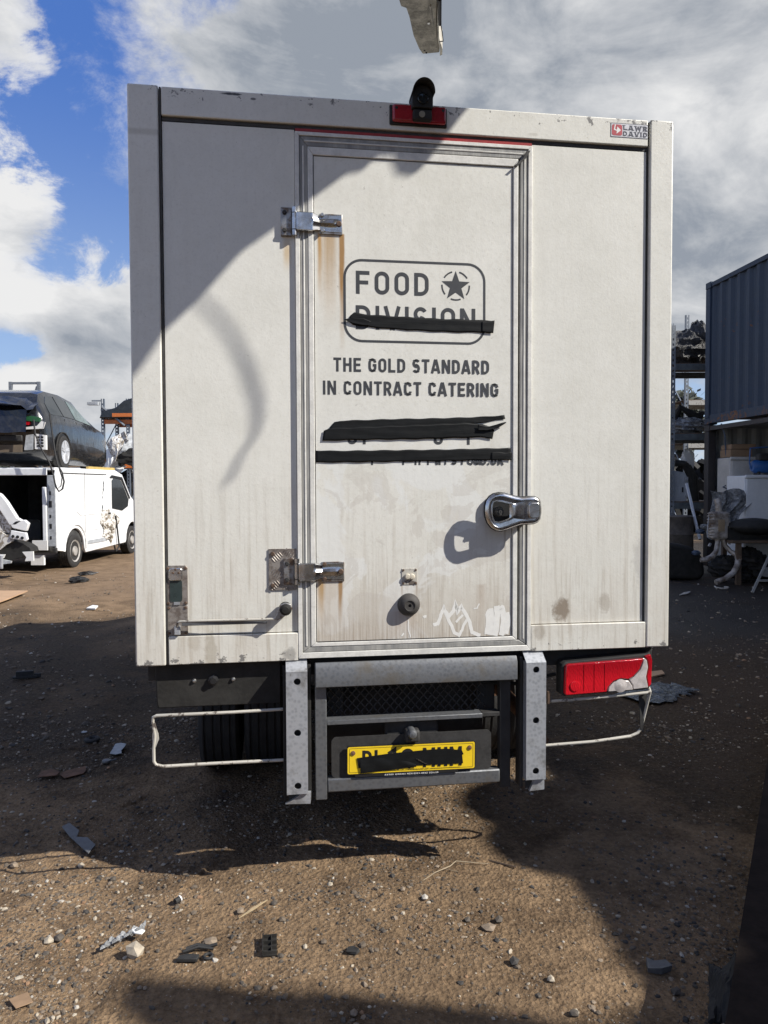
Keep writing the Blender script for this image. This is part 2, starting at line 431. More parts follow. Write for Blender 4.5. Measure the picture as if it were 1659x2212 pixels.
X, Y = np.meshgrid(xs, ys); Z = gh(X, Y)
co = np.stack([X.ravel(), Y.ravel(), Z.ravel()], 1)
nx, ny = len(xs), len(ys)
idx = (np.arange(ny-1)[:, None]*nx+np.arange(nx-1)[None, :]).ravel()
quads = np.stack([idx, idx+1, idx+1+nx, idx+nx], 1)
def np_mesh(name, co, faces, k, mats, mi=None, smooth=False):
    me = bpy.data.meshes.new(name); me.vertices.add(len(co)); me.vertices.foreach_set('co', co.astype(np.float32).ravel())
    me.loops.add(faces.size); me.loops.foreach_set('vertex_index', faces.astype(np.int32).ravel())
    me.polygons.add(len(faces)); me.polygons.foreach_set('loop_start', np.arange(0, faces.size, k, dtype=np.int32))
    me.polygons.foreach_set('loop_total', np.full(len(faces), k, dtype=np.int32))
    for m in mats: me.materials.append(m)
    if mi is not None: me.polygons.foreach_set('material_index', mi.astype(np.int32))
    me.polygons.foreach_set('use_smooth', np.full(len(faces), smooth))
    me.update(calc_edges=True); me.validate()
    o = bpy.data.objects.new(name, me); S.collection.objects.link(o); return o
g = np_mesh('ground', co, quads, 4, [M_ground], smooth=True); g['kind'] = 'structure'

# loose stones: far too many to count
phi = (1+5**.5)/2
ico = np.array([(-1,phi,0),(1,phi,0),(-1,-phi,0),(1,-phi,0),(0,-1,phi),(0,1,phi),(0,-1,-phi),(0,1,-phi),(phi,0,-1),(phi,0,1),(-phi,0,-1),(-phi,0,1)])/1.9
icf = np.array([(0,11,5),(0,5,1),(0,1,7),(0,7,10),(0,10,11),(1,5,9),(5,11,4),(11,10,2),(10,7,6),(7,1,8),(3,9,4),(3,4,2),(3,2,6),(3,6,8),(3,8,9),(4,9,5),(2,4,11),(6,2,10),(8,6,7),(9,8,1)])
stone_cols = [(.13, .102, .074), (.085, .072, .058), (.23, .18, .13), (.38, .33, .255), (.045, .041, .037), (.25, .15, .085), (.42, .39, .34)]
M_st = [mat('stone_%s' % n, col=c, rough=.85, var=.3, vs=60) for n, c in zip(('brown', 'grey', 'tan', 'pale', 'black', 'orange', 'white'), stone_cols)]
def stones(name, n, ymin, ymax, smin, smax, power, xl=None):
    u = rng.rand(n); yy = ymin*(ymax/ymin)**u
    xx = (rng.rand(n)*2-1)*(yy*.56+.3)
    cl = vnoise(xx*1.7, yy*1.7, 9)*.6+vnoise(xx*6, yy*6, 10)*.4
    keep = rng.rand(n) < np.clip((cl-.25)*1.9, .12, 1)
    xx, yy = xx[keep], yy[keep]; n = len(xx)
    s = smin*(smax/smin)**(rng.rand(n)**power)
    sc = s[:, None]*(.6+rng.rand(n, 3)*.7)*np.array([1, 1, .62])
    an = rng.rand(n)*2*PI; c, si = np.cos(an), np.sin(an)
    v = ico[None]*(1+(rng.rand(n, 12, 1)-.5)*.55)*sc[:, None]*.5
    vx = v[..., 0]*c[:, None]-v[..., 1]*si[:, None]; vy = v[..., 0]*si[:, None]+v[..., 1]*c[:, None]
    co = np.stack([vx+xx[:, None], vy+yy[:, None], v[..., 2]+(gh(xx, yy)+sc[:, 2]*.12)[:, None]], -1).reshape(-1, 3)
    fs = (icf[None]+(np.arange(n)*12)[:, None, None]).reshape(-1, 3)
    mi = np.repeat(rng.choice(7, n, p=[.34, .21, .18, .085, .13, .03, .025]), 20)
    o = np_mesh(name, co, fs, 3, M_st, mi); o['kind'] = 'stuff'; return o
stones('gravel', 85000, 1.95, 5.2, .0035, .024, 4.2)
stones('gravel', 12000, 4.5, 14, .012, .045, 3.0)

# ------------------------------------------------------------------ shared materials
def paint_fn(door=False, post=False):
    def fn(b, put):
        x, y, z = b.xyz()
        n = b.noise(5, 7, .6); sp = b.noise(90, 3, .7); sp2 = b.noise(28, 5, .7)
        st = b.noise(1, 5, .6, b.scale(b.obj, (42, 1, 2.2))); st2 = b.noise(1, 4, .6, b.scale(b.obj, (110, 1, 3.0)))
        c = b.mix((n*.6+sp2*.4).sm(.3, .7), (.64, .632, .575), (.715, .708, .655))
        c = b.mix(sp.sm(.50, .70)*.24, c, (.46, .44, .39)); c = b.mix((b.noise(55, 4, .75).sm(.66, .70)*.5), c, (.30, .285, .25))
        low = z.sm(1.85, .95)
        c = b.mix((st.sm(.46, .72)*(low*.55+.05)).clamp(), c, (.36, .315, .25))
        c = b.mix((st2.sm(.52, .75)*(low*.42+.02)).clamp(), c, (.22, .18, .14))
        c = b.mix((low*low*.36*n.sm(.3, .65)).clamp(), c, (.40, .345, .27))
        # chips and specks
        ch = b.noise(9, 6, .7, b.scale(b.obj, (1, 1, 1), (3, 7, 1)))
        c = b.mix(ch.sm(.74, .76)*.7, c, (.20, .19, .175))
        if post:
            e = (z.sm(3.0, 3.085).max(z.sm(1.0, .925)))
            c = b.mix((b.noise(17, 5, .7)+e*.14).sm(.70, .73)*.85, c, (.13, .125, .12))
            c = b.mix((((z-2.915).abs()).sm(.018, .004)*x.sm(-.9, -1.0)*n.sm(.35, .55))*.4, c, (.30, .28, .22))
        if door:
            # cleaner rubbed patches and hand wiping
            cp = b.noise(3.2, 5, .55, b.scale(b.obj, (1.1, 1, .9), (1, 0, 4)), .9)
            c = b.mix((cp.sm(.50, .535)*z.sm(2.0, 1.6)*.6).clamp(), c, (.70, .71, .69))
            c = b.mix((b.noise(4.5, 6, .6, b.scale(b.obj, (1, 1, 1), (4, 0, 2)), 1.2).sm(.53, .56)*z.sm(1.9, 1.5)*.42).clamp(), c, (.50, .47, .42))
            def streak(x0, w, zt, zb, a, col=(.42, .27, .12)):
                nonlocal c
                m = ((x-x0+(b.noise(6, 2, .5)-.5)*.012).abs()).sm(w, w*.12)*z.sm(zb, zt)*(z-zt).sm(.004, -.004)*(.55+st2*.9)
                c = b.mix((m*a).clamp(), c, col)
            streak(-.287, .015, 2.575, 2.05, 1.5, (.34, .20, .08)); streak(-.335, .046, 2.57, 2.15, .75); streak(-.372, .014, 2.575, 2.25, .9, (.45, .27, .10))
            streak(-.300, .014, 1.235, 1.0, 1.3, (.32, .19, .08)); streak(-.375, .022, 1.235, 1.0, 1.0); streak(-.335, .04, 1.235, .95, .25)
            c = b.mix((z.sm(1.32, 1.0)*(.25+st*.5)*.75).clamp(), c, (.40, .345, .28))
            c = b.mix((z.sm(1.12, .99)*st2.sm(.42, .6)*.5).clamp(), c, (.27, .21, .155))
            streak(-.053, .006, 1.205, 1.12, .6, (.30, .22, .15)); streak(0.005, .006, 1.205, 1.12, .6, (.30, .22, .15))
            streak(.37, .006, 1.43, 1.15, .5, (.25, .2, .15)); streak(.27, .03, 1.2, .98, .4, (.35, .27, .2)); streak(-.04, .08, 1.1, .97, .35, (.38, .27, .2))
        else:
            m = ((x+.497).abs()).sm(.022, .004)*(z-2.50).abs().sm(.09, .0)
            c = b.mix((m*.6).clamp(), c, (.52, .34, .13))
            # brown run marks on the right panel and the left rail
            def blot(x0, z0, rx, rz, a, col=(.20, .155, .11)):
                nonlocal c
                d = ((x-x0)*(1/rx))**2+((z-z0)*(1/rz))**2
                c = b.mix(((d+(sp2-.5)*2.0+(st-.5)*1.5).sm(1.0, .25)*a).clamp(), c, col)
            blot(.615, 1.09, .05, .06, .85); blot(.80, 1.11, .03, .05, .35); blot(.955, 1.30, .035, .11, .35, (.3, .29, .28))
            blot(-.80, .97, .028, .09, .55, (.33, .29, .22)); blot(-.86, 1.0, .03, .04, .4, (.36, .31, .24)); blot(-.09, 3.0, .05, .05, .0)
            blot(-.50, .945, .03, .03, .7, (.25, .24, .22)); blot(.515, 1.0, .03, .04, .35)
            blot(-.7, 3.075, .05, .006, 1.0, (.06, .06, .06)); blot(-.62, 3.062, .012, .005, .8, (.06, .06, .06)); blot(.48, 2.998, .03, .01, .4, (.35, .32, .27))
        rim = (z-.945).abs().sm(.03, .005)*x.abs().sm(.47, .45)
        c = b.mix((rim*b.noise(40, 4, .7).sm(.45, .6)*.8).clamp(), c, (.15, .11, .08))
        put('Base Color', c)
        put('Roughness', (.27+n*.16+low*.2).clamp())
        put('Normal', b.bump(sp*.5+sp2*.8, .0011, .7))
    return fn
M_paint = mat('aged_white_paint', paint_fn()); M_door = mat('aged_white_door', paint_fn(door=True)); M_post = mat('chipped_white_capping', paint_fn(post=True))
M_alu = mat('white_alu_trim', col=(.66, .65, .61), rough=.40, var=.18, vs=14, bump=.0005, bs=150)
M_chan = mat('grey_door_channel', lambda b, put: (put('Base Color', b.mix(b.noise(1, 5, .6, b.scale(b.obj, (30, 1, 5))).sm(.35, .7), (.20, .20, .195), (.34, .335, .31))), put('Roughness', .55), put('Normal', b.bump(b.noise(1, 3, .5, b.scale(b.obj, (160, 1, 12))), .001))))
M_rubber = mat('black_rubber', col=(.022, .022, .022), rough=.75, var=.4, vs=30)
M_seal = mat('dark_sealant', col=(.05, .048, .045), rough=.7, var=.5, vs=30)
M_red = mat('red_reflective', col=(.30, .022, .022), rough=.4, var=.25, vs=20)
M_print = mat('charcoal_vinyl', col=(.042, .045, .050), rough=.5, var=.12, vs=60)
M_tape = mat('black_tape', lambda b, put: (put('Base Color', b.mix(b.noise(50, 4, .6), (.004, .0045, .005), (.009, .010, .0105))), put('Specular IOR Level', .22), put('Roughness', b.noise(30, 3, .5)*.3+.38), put('Normal', b.bump(b.noise(1, 6, .65, b.scale(b.obj, (9, 1, 70)), .6), .0016, .5))))
def galv_fn(dark=1.0, dirt=.3):
    def fn(b, put):
        v = b.voro(60, None); n = b.noise(7, 6, .65); n2 = b.noise(60, 4, .7)
        c = b.mix(v.sm(.1, .6), tuple(q*dark for q in (.40, .42, .45)), tuple(q*dark for q in (.52, .54, .57)))
        c = b.mix((n.sm(.5, .72)*dirt*1.6+n2.sm(.55, .75)*dirt).clamp(), c, (.13, .12, .105))
        put('Base Color', c); put('Metallic', .55); put('Roughness', (n*.3+.38).clamp()); put('Normal', b.bump(n2, .0008))
    return fn
M_galv = mat('galvanised_steel', galv_fn(.88, .45)); M_galvd = mat('dull_galvanised_steel', galv_fn(.30, .6))
M_dark = mat('dirty_black_steel', col=(.030, .029, .028), rough=.7, var=.5, vs=9, bump=.001)
M_darkp = mat('dusty_black_plastic', col=(.024, .023, .021), rough=.7, Specular_IOR_Level=.3, var=.45, vs=12, bump=.001)
def chrome_fn(b, put):
    n = b.noise(22, 5, .6)
    put('Base Color', b.mix(n.sm(.45, .75), (.62, .63, .64), (.30, .27, .24))); put('Metallic', 1.0); put('Roughness', (n*.32+.08).clamp()); put('Normal', b.bump(b.noise(9, 2, .5), .003))
M_chrome = mat('worn_chrome', chrome_fn)
M_steel = mat('dirty_hinge_steel', lambda b, put: (put('Base Color', b.mix(b.noise(26, 6, .7).sm(.42, .62), (.34, .34, .34), (.15, .105, .075))), put('Metallic', .75), put('Roughness', b.noise(30, 4)*.35+.22)))
M_bolt = mat('rusty_bolt', col=(.13, .085, .06), rough=.6, metal=.5, var=.5, vs=60)
M_brightbolt = mat('bright_bolt', col=(.5, .5, .5), rough=.3, metal=.9, var=.3, vs=80)
M_tyre = mat('tyre_rubber', col=(.024, .023, .022), rough=.85, var=.4, vs=14, bump=.002, bs=80)
M_rust = mat('rusty_steel', col=(.16, .085, .05), rough=.85, metal=.2, var=.55, vs=12, bump=.002)
M_cream = mat('chipped_cream_rod', lambda b, put: (put('Base Color', b.mix(b.noise(30, 5, .7).sm(.55, .62), (.44, .42, .37), (.12, .10, .085))), put('Roughness', .55)))
M_yellow = mat('yellow_plate', col=(.80, .56, .02), rough=.42, var=.06, vs=30)
M_black = mat('matt_black', col=(.012, .012, .013), rough=.5, var=.3, vs=30)
M_white = mat('clean_white', col=(.72, .72, .70), rough=.5, var=.06, vs=30)
M_scrape = mat('wiped_clean_paint', col=(.74, .735, .70), rough=.45, var=.06, vs=60)
M_redlens = mat('red_lens', lambda b, put: (put('Base Color', b.mix(b.xyz()[2].sm(.78, .86)*.6+b.noise(1, 2, .5, b.scale(b.obj, (260, 1, 4)))*.35, (.62, .012, .022), (.25, .004, .010))), put('Roughness', .12), put('Normal', b.bump(b.noise(1, 1, .5, b.scale(b.obj, (230, 1, 60))), .002))), Coat_Weight=.5)
M_clearlens = mat('clear_lens', col=(.50, .46, .44), rough=.18, var=.3, vs=30, Coat_Weight=.5)
M_redm = mat('marker_lens', col=(.30, .012, .02), rough=.2, var=.3, vs=20, Coat_Weight=.4)
M_glass = mat('dark_glass', col=(.02, .024, .026), rough=.05, var=.3, vs=3)
M_blue = mat('blue_plastic', col=(.02, .10, .30), rough=.4)
M_bluedull = mat('dusty_blue_plastic', col=(.06, .085, .13), rough=.6, var=.4, vs=8)
M_tread = mat('tread_alu', lambda b, put: (put('Base Color', b.mix(b.noise(30, 5, .7).sm(.4, .65), (.34, .31, .28), (.17, .14, .12))), put('Metallic', .6), put('Roughness', .5)))

# ------------------------------------------------------------------ the truck
truck = thing('box_truck', 'dirty white box truck seen square from behind, its catering lettering struck out with black tape', 'truck', (TO[0], TO[1], 0), YAW)
def part(mb, name, m, parent=truck, **k): return mb.build(name, m, parent, **k)
part(MB().box(-1.062, 1.062, .031, 4.2, .93, 3.075), 'box_body', M_paint, bevel=.01)
part(MB().box(-1.079, -.968, -.014, .06, .917, 3.089), 'corner_post', M_post, bevel=.006, seg=3)
part(MB().box(.978, 1.079, -.014, .06, .921, 3.089), 'corner_post', M_post, bevel=.006, seg=3)
part(MB().box(-.957, .968, -.012, .04, 2.981, 3.086), 'top_rail', M_post, bevel=.004)
part(MB().box(-.966, -.959, -.006, .03, .918, 3.086).box(.969, .977, .002, .03, .922, 3.084).box(-.957, .968, -.001, .03, 2.9655, 2.9785), 'sealant_line', M_seal)
part(MB().box(-.957, -.4665, 0, .0305, 1.031, 2.963), 'rear_panel', M_paint, bevel=.001)
part(MB().box(.4785, .967, 0, .0305, 1.031, 2.963), 'rear_panel', M_paint, bevel=.001)
part(MB().box(-.957, -.4665, -.012, .03, .919, 1.028), 'bottom_rail', M_post, bevel=.003)
part(MB().box(.4785, .976, -.012, .03, .921, 1.028), 'bottom_rail', M_post, bevel=.003)
part(MB().box(-.463, .4765, -.0085, .0, 2.954, 2.9655), 'reflective_strip', M_red)
# door frame, mitred
def frame_ring(name, m, x0, x1, z0, z1, w, y0, y1, wb=None, wt=None, bevel=.0015):
    wb = w if wb is None else wb; wt = w if wt is None else wt
    q = [[(x0, z0), (x0+w, z0+wb), (x0+w, z1-wt), (x0, z1)], [(x1, z0), (x1, z1), (x1-w, z1-wt), (x1-w, z0+wb)],
         [(x0, z1), (x0+w, z1-wt), (x1-w, z1-wt), (x1, z1)], [(x0, z0), (x1, z0), (x1-w, z0+wb), (x0+w, z0+wb)]]
    for a in q:
        part(MB().prism(a, y0, y1, 'y'), name, m, bevel=bevel)
frame_ring('door_frame', M_alu, -.4655, .4775, .926, 2.953, .0165, -.013, .02, wb=.022, wt=.014)
frame_ring('door_channel', M_chan, -.4485, .4605, .949, 2.9385, .032, -.009, .03, wb=.021, wt=.038, bevel=.003)
for x in (-.4335, .446):
    part(MB().tube([(x, -.0085, .975), (x, -.0085, 2.90)], .0035, 6), 'channel_ridge', M_alu, smooth=True)
part(MB().tube([(-.43, -.0085, 2.920), (.44, -.0085, 2.920)], .0035, 6), 'channel_ridge', M_alu, smooth=True)
door = part(MB().box(-.3935, .3985, -.005, .02, .9885, 2.8665), 'door', M_door, bevel=.0015)
def dring(a, y0=-.011): part(MB().prism(a, y0, .018, 'y'), 'door_trim', M_alu, door, bevel=.0025)
x0, x1, z0, z1 = -.4165, .4205, .9705, 2.8995; w = .0205
dring([(x0, z0), (x0+w, z0+.016), (x0+w, z1-.031), (x0, z1)]); dring([(x1, z0), (x1, z1), (x1-w, z1-.031), (x1-w, z0+.016)])
dring([(x0, z1), (x0+w, z1-.031), (x1-w, z1-.031), (x1, z1)]); dring([(x0, z0), (x1, z0), (x1-w, z0+.016), (x0+w, z0+.016)])
part(MB().box(-.3955, -.3937, -.0052, .0, .99, 2.866).box(.3987, .4003, -.0052, .0, .99, 2.866).box(-.394, .399, -.0052, 0, 2.8667, 2.8688).box(-.39, .39, -.0095, .0, .9845, .9882), 'door_seam', M_seal, door)
# bent lip torn from the frame, upper right corner
part(MB().prism([(.400, 2.868), (.412, 2.866), (.452, 2.905), (.466, 2.93), (.45, 2.928), (.436, 2.898)], -.024, -.0135, 'y'), 'torn_trim', M_dark)

# ---- lettering on the door
Yp = -.0056
mb = MB()
def rrect(x0, x1, z0, z1, r): return arc(x1-r, z1-r, r, r, 0, 90)+arc(x0+r, z1-r, r, r, 90, 180)+arc(x0+r, z0+r, r, r, 180, 270)+arc(x1-r, z0+r, r, r, 270, 360)
mb.ribbon(rrect(-.2765, .2825, 2.1655, 2.478, .068), .0095, Yp, True)
part(mb, 'logo_border', M_print, door)
text(None, 'FOOD', -.233, .057, 2.348, .089, .165, Yp, .2, each=(M_print, door))
text(None, 'DIVISION', -.234, .246, 2.211, .093, .155, Yp, .2, each=(M_print, door))
text(None, 'THE GOLD STANDARD', -.3215, .3025, 2.0455, .0545, .185, Yp, .15, each=(M_print, door)); text(None, 'IN CONTRACT CATERING', -.363, .341, 1.9555, .0545, .185, Yp, .15, each=(M_print, door))
cx, cz = .1655, 2.392; mb = MB()
pts = []
for k in range(10):
    r = .060 if k % 2 == 0 else .0245; a = R(90+36*k); pts.append((cx+r*math.cos(a), cz-.002+r*math.sin(a)))
mb.poly(pts, Yp-.0001); part(mb, 'star_emblem', M_print, door); mb = MB()
for k in range(5):
    mb.ribbon(arc(cx, cz, .0555, .0555, 90+72*k+15, 90+72*k+57, 8), .006, Yp)
mb.build_each('star_ring', M_print, door)
# remains of the lines under the tape
mb = MB(); text(mb, '01438 850 414', -.27, .27, 1.7635, .06, .19, Yp, .15); part(mb, 'lettering_telephone', M_print, door)['kind'] = 'stuff'
mb = MB()
zb = 1.682; hh = .060; xx = [-.196, -.166]
mb.ribbon([(-.172, zb), (-.172, zb+.04)]+arc(-.162, zb+.042, .010, .010, 180, 60, 5), .008, Yp)
for x in (-.048, .002, .018, .052, .10):
    mb.ribbon([(x, zb), (x, zb+hh-(.012 if x > .04 else 0))], .008, Yp)
x = .075
for c in 'VISION': text(mb, c, x, x+.028, zb+.0015, .032, .22, Yp-.001); x += .034
text(mb, '.CO.UK', .225, .362, zb+.0005, .036, .22, Yp-.0012, .13)
part(mb, 'lettering_web', M_print, door)['kind'] = 'stuff'

# ---- black tape, wrinkled, each strip of its own
def tape(outline_top, outline_bot, y, name='tape_strip', amp=.0016, nu=70):
    def ev(pl, t):
        x0, x1 = pl[0][0], pl[-1][0]; x = x0+(x1-x0)*t
        for a, c in zip(pl, pl[1:]):
            if x <= c[0]+1e-9: 
                k = (x-a[0])/max(1e-9, c[0]-a[0]); return x, a[1]+(c[1]-a[1])*k
        return pl[-1]
    mb = MB(); sd = random.random()*50
    def f(u, v):
        a = ev(outline_top, u); c = ev(outline_bot, u)
        x = a[0]+(c[0]-a[0])*v; z = a[1]+(c[1]-a[1])*v
        yy = y-amp*.35*(.5+.5*math.sin(z*190+sd+3*math.sin(x*7+sd)))-amp*.25*abs(math.sin(x*11+sd+z*30))
        e = .0012*math.sin(x*61+sd)*(1-2*v)
        return (x, yy, z+e)
    mb.grid(f, nu, 8)
    o = part(mb, name, M_tape, door, smooth=True)
    md = o.modifiers.new('thick', 'SOLIDIFY'); md.thickness = .0004; md.offset = 1
    return o
fp = lambda *ps: [F(*p) for p in ps]
# strip across DIVISION
tape(fp((756, 683), (765, 676), (800, 681), (850, 684), (900, 687), (960, 690), (1010, 691), (1066, 694)), fp((752, 694), (763, 703), (800, 708), (850, 712), (900, 715), (960, 718), (1010, 719), (1061, 719)), -.0075)
tape(fp((750, 689), (760, 687), (785, 690), (800, 696)), fp((742, 692), (760, 700), (780, 703), (797, 704)), -.0115, amp=.003, nu=20)
tape(fp((1040, 695), (1050, 695), (1060, 695), (1067, 694)), fp((1040, 718), (1048, 720), (1056, 720), (1064, 720)), -.010, nu=16)
# double strips over the telephone line
tape(fp((722, 912), (735, 909), (800, 907), (860, 905), (930, 904), (1000, 902), (1050, 900), (1088, 897)), fp((711, 924), (735, 930), (800, 928), (860, 926), (930, 925), (1000, 918), (1050, 912), (1090, 905)), -.0078)
tape(fp((699, 930), (712, 925), (800, 922), (900, 918), (1000, 914), (1040, 916), (1062, 925), (1066, 930)), fp((696, 953), (712, 952), (800, 950), (900, 949), (1000, 946), (1040, 945), (1055, 947), (1062, 948)), -.0098)
tape(fp((1030, 918), (1050, 922), (1070, 918), (1090, 912)), fp((1030, 930), (1050, 931), (1072, 925), (1091, 914)), -.016, amp=.004, nu=24)
# strip over the web line
tape(fp((681, 973), (720, 974), (800, 973), (880, 972), (960, 971), (1040, 969), (1080, 968), (1102, 968)), fp((681, 999), (720, 999), (800, 998), (880, 997), (960, 996), (1040, 994), (1080, 993), (1102, 992)), -.0085)
tape(fp((1060, 978), (1075, 977), (1090, 978), (1103, 976)), fp((1060, 994), (1075, 993), (1090, 994), (1103, 995)), -.0105, nu=16)

# ---- scraped marks low on the door
def S2(x, y): return F((1150+x/1.58)/1.8228, (1850+y/1.58)/1.8228)
mb = MB()
for i, pl in enumerate([[(878, 965), (905, 955), (925, 900), (942, 858), (960, 905), (985, 960), (1010, 1012), (1045, 1032)],
           [(942, 870), (975, 905), (1002, 880), (1016, 832), (1028, 880), (1050, 850), (1075, 890), (1105, 950), (1118, 1010), (1170, 1028)],
           [(1040, 1030), (1060, 980), (1085, 930)], [(1020, 945), (1060, 900)], [(1205, 1020), (1215, 960), (1212, 900), (1225, 870)],
           [(1225, 1025), (1240, 930), (1235, 860)], [(1260, 1030), (1275, 900), (1270, 845)], [(1300, 1030), (1315, 930), (1305, 860), (1290, 850)], [(1330, 1020), (1345, 940), (1335, 885)],
           [(1130, 862), (1150, 858), (1162, 830)], [(720, 930), (722, 990), (735, 1040)], [(815, 915), (835, 910)], [(680, 1030), (695, 1015)]]):
    w = [.0085, .0095, .007, .006, .010, .013, .016, .015, .012, .003, .003, .007, .004][i]
    p2 = []
    for a, c in zip(pl, pl[1:]):
        for k in range(4): p2.append((a[0]+(c[0]-a[0])*k/4+random.uniform(-2, 2), a[1]+(c[1]-a[1])*k/4+random.uniform(-2, 2)))
    p2.append(pl[-1]); mb.ribbon([S2(*p) for p in p2], w*1.55, -.0053-i*3e-5)
part(mb, 'scrape_mark', M_scrape, door)['kind'] = 'stuff'

# ---- hinges
def bolt(mb, x, z, y, r=.008, h=.007, n=6):
    mb.lathe([(r, 0), (r, -h*.7), (r*.75, -h), (0.0001, -h)], (x, y, z), 'y', n)
def hinge(zc, zl0, zl1, plate=None):
    lf = part(MB().box(-.520, -.480, -.014, 0.002, zl0, zl1), 'hinge_leaf', M_steel, bevel=.002)
    mb = MB(); bolt(mb, -.506, zl1-.02, -.014, .009); bolt(mb, -.506, zl0+.02, -.014, .009); mb.build_each('bolt', M_dark, lf)
    mb = MB(); a = (zl1-zl0)
    for q0, q1 in ((0, .2), (.21, .79), (.8, 1)):
        mb.lathe([(.004, a*q0), (.0105, a*q0+.001), (.0105, a*q1-.001), (.004, a*q1)], (-.469, -.018, zl0), 'z', 16)
    part(mb, 'hinge_knuckle', M_chrome, smooth=True)
    # pressed strap: wide near the knuckle, stepping down, narrowing, with a raised rib
    h = .036
    mb = MB()
    secs = [(-.462, -.030, h), (-.44, -.031, h), (-.40, -.030, h), (-.385, -.022, h*.86), (-.372, -.015, h*.80), (-.345, -.013, h*.95), (-.287, -.013, h), (-.284, -.008, h*.96)]
    def f(u, v):
        t = u*(len(secs)-1); i = min(int(t), len(secs)-2); k = t-i
        x, y, hh = [secs[i][j]+(secs[i+1][j]-secs[i][j])*k for j in range(3)]
        s = v*2-1; rib = 0
        if -.40 < x < -.305 : rib = .006*max(0, 1-abs(abs(s)-.0)/.42)
        edge = .004 if abs(s) > .97 else 0
        return (x, y-rib+edge, zc+s*hh)
    mb.grid(f, 35, 18)
    st = part(mb, 'hinge_strap', M_chrome, smooth=True)
    md = st.modifiers.new('thick', 'SOLIDIFY'); md.thickness = .004; md.offset = -1
    part(MB().box(-.372, -.284, -.011, -.004, zc-h*1.12, zc+h*1.05), 'strap_base', M_steel, bevel=.002)
    mb = MB(); bolt(mb, -.362, zc+h*.82, -.016, .008, .009, 10); bolt(mb, -.362, zc-h*.80, -.016, .008, .009, 10); mb.build_each('bolt', M_brightbolt if zc > 2 else M_bolt, st)
    mb = MB(); bolt(mb, -.298, zc-.001, -.013, .011, .008, 12); mb.build_each('bolt', M_bolt, st)
hinge(2.610, 2.557, 2.664)
tp = part(MB().box(-.577, -.4705, -.0055, .001, 1.196, 1.357), 'tread_plate', M_tread, bevel=.001)
mb = MB()
for cx, cz, an in ((-.545, 1.325, -50), (-.545, 1.262, 52), (-.555, 1.215, -50), (-.50, 1.340, 50), (-.492, 1.212, -50)):
    for k in range(5):
        d = (k-2)*.0075; c, s_ = math.cos(R(an)), math.sin(R(an)); px, pz = cx-s_*d*1.2, cz+c*d*1.2; L = .017-.002*abs(k-2)
        i0 = len(mb.v); mb.lathe([(.0002, -L), (.0019, -L*.6), (.0023, 0), (.0019, L*.6), (.0002, L)], (0, 0, 0), 'x', 6)
        mb.xf(Matrix.Translation((px, -.006, pz)) @ Matrix.Rotation(-R(an), 4, 'Y'), i0)
mb.build_each('raised_tread', M_tread, tp)
mb = MB(); bolt(mb, -.562, 1.338, -.006, .009); bolt(mb, -.562, 1.215, -.006, .009); mb.build_each('bolt', M_bolt, tp)
hinge(1.266, 1.218, 1.320)

# ---- cam-lock door handle standing proud of the door
HZ = lambda x, y: F((1850+x/4.74)/1.8228, (1900+y/4.74)/1.8228, -.085)
pear = [(290, 540), (297, 430), (320, 340), (375, 260), (450, 212), (550, 190), (650, 200), (760, 232), (860, 260), (960, 275), (1100, 262), (1220, 265), (1290, 300), (1325, 360), (1338, 470), (1338, 580), (1320, 680), (1270, 740), (1200, 768), (1080, 775), (960, 782), (850, 820), (720, 868), (600, 905), (500, 895), (410, 845), (340, 760), (300, 650)]
pearL = [HZ(*p) for p in pear]
cxh = sum(p[0] for p in pearL)/len(pearL); czh = sum(p[1] for p in pearL)/len(pearL)
def shr(pts, k, c=None):
    c = c or (cxh, czh); n = len(pts); out = []
    ar = sum(pts[i][0]*pts[(i+1) % n][1]-pts[(i+1) % n][0]*pts[i][1] for i in range(n)); sg = 1 if ar > 0 else -1
    for i in range(n):
        a, q, d = Vector(pts[i-1]), Vector(pts[i]), Vector(pts[(i+1) % n])
        t = (d-a).normalized(); nr = Vector((t.y, -t.x))*sg; out.append(tuple(q-nr*k))
    return out
def ringmesh(outer, y0, y1, inner, mb=None, rings=None):
    # outer wall rising from y0 to y1 with a rolled lip running to the hole 'inner'
    mb = mb or MB(); n = len(outer); i0 = len(mb.v)
    loops = rings
    vs = []
    for pts, y in loops: vs += [(p[0], y, p[1]) for p in pts]
    m = len(loops)
    fs = [(j*n+i, j*n+(i+1) % n, (j+1)*n+(i+1) % n, (j+1)*n+i) for j in range(m-1) for i in range(n)]
    mb.add(vs, fs); return mb
hole0 = [HZ(*p) for p in [(425, 520), (428, 440), (440, 375), (480, 352), (600, 372), (745, 410), (745, 560), (745, 670), (620, 705), (510, 730), (455, 710), (430, 640)]]
def resample(pts, ref, c):
    out = []
    for q in ref:
        d = Vector(q)-Vector(c); d.normalize(); best = None
        for i in range(len(pts)):
            a, e = Vector(pts[i]), Vector(pts[(i+1) % len(pts)]); s_ = e-a
            den = d.x*s_.y-d.y*s_.x
            if abs(den) < 1e-12: continue
            t = ((a.x-c[0])*s_.y-(a.y-c[1])*s_.x)/den; u = ((a.x-c[0])*d.y-(a.y-c[1])*d.x)/den
            if t > 0 and -1e-6 <= u <= 1+1e-6 and (best is None or t < best): best = t
        out.append((c[0]+d.x*best, c[1]+d.y*best))
    return out
hc = (sum(p[0] for p in hole0)/len(hole0), sum(p[1] for p in hole0)/len(hole0))
inner = resample(hole0, pearL, hc)
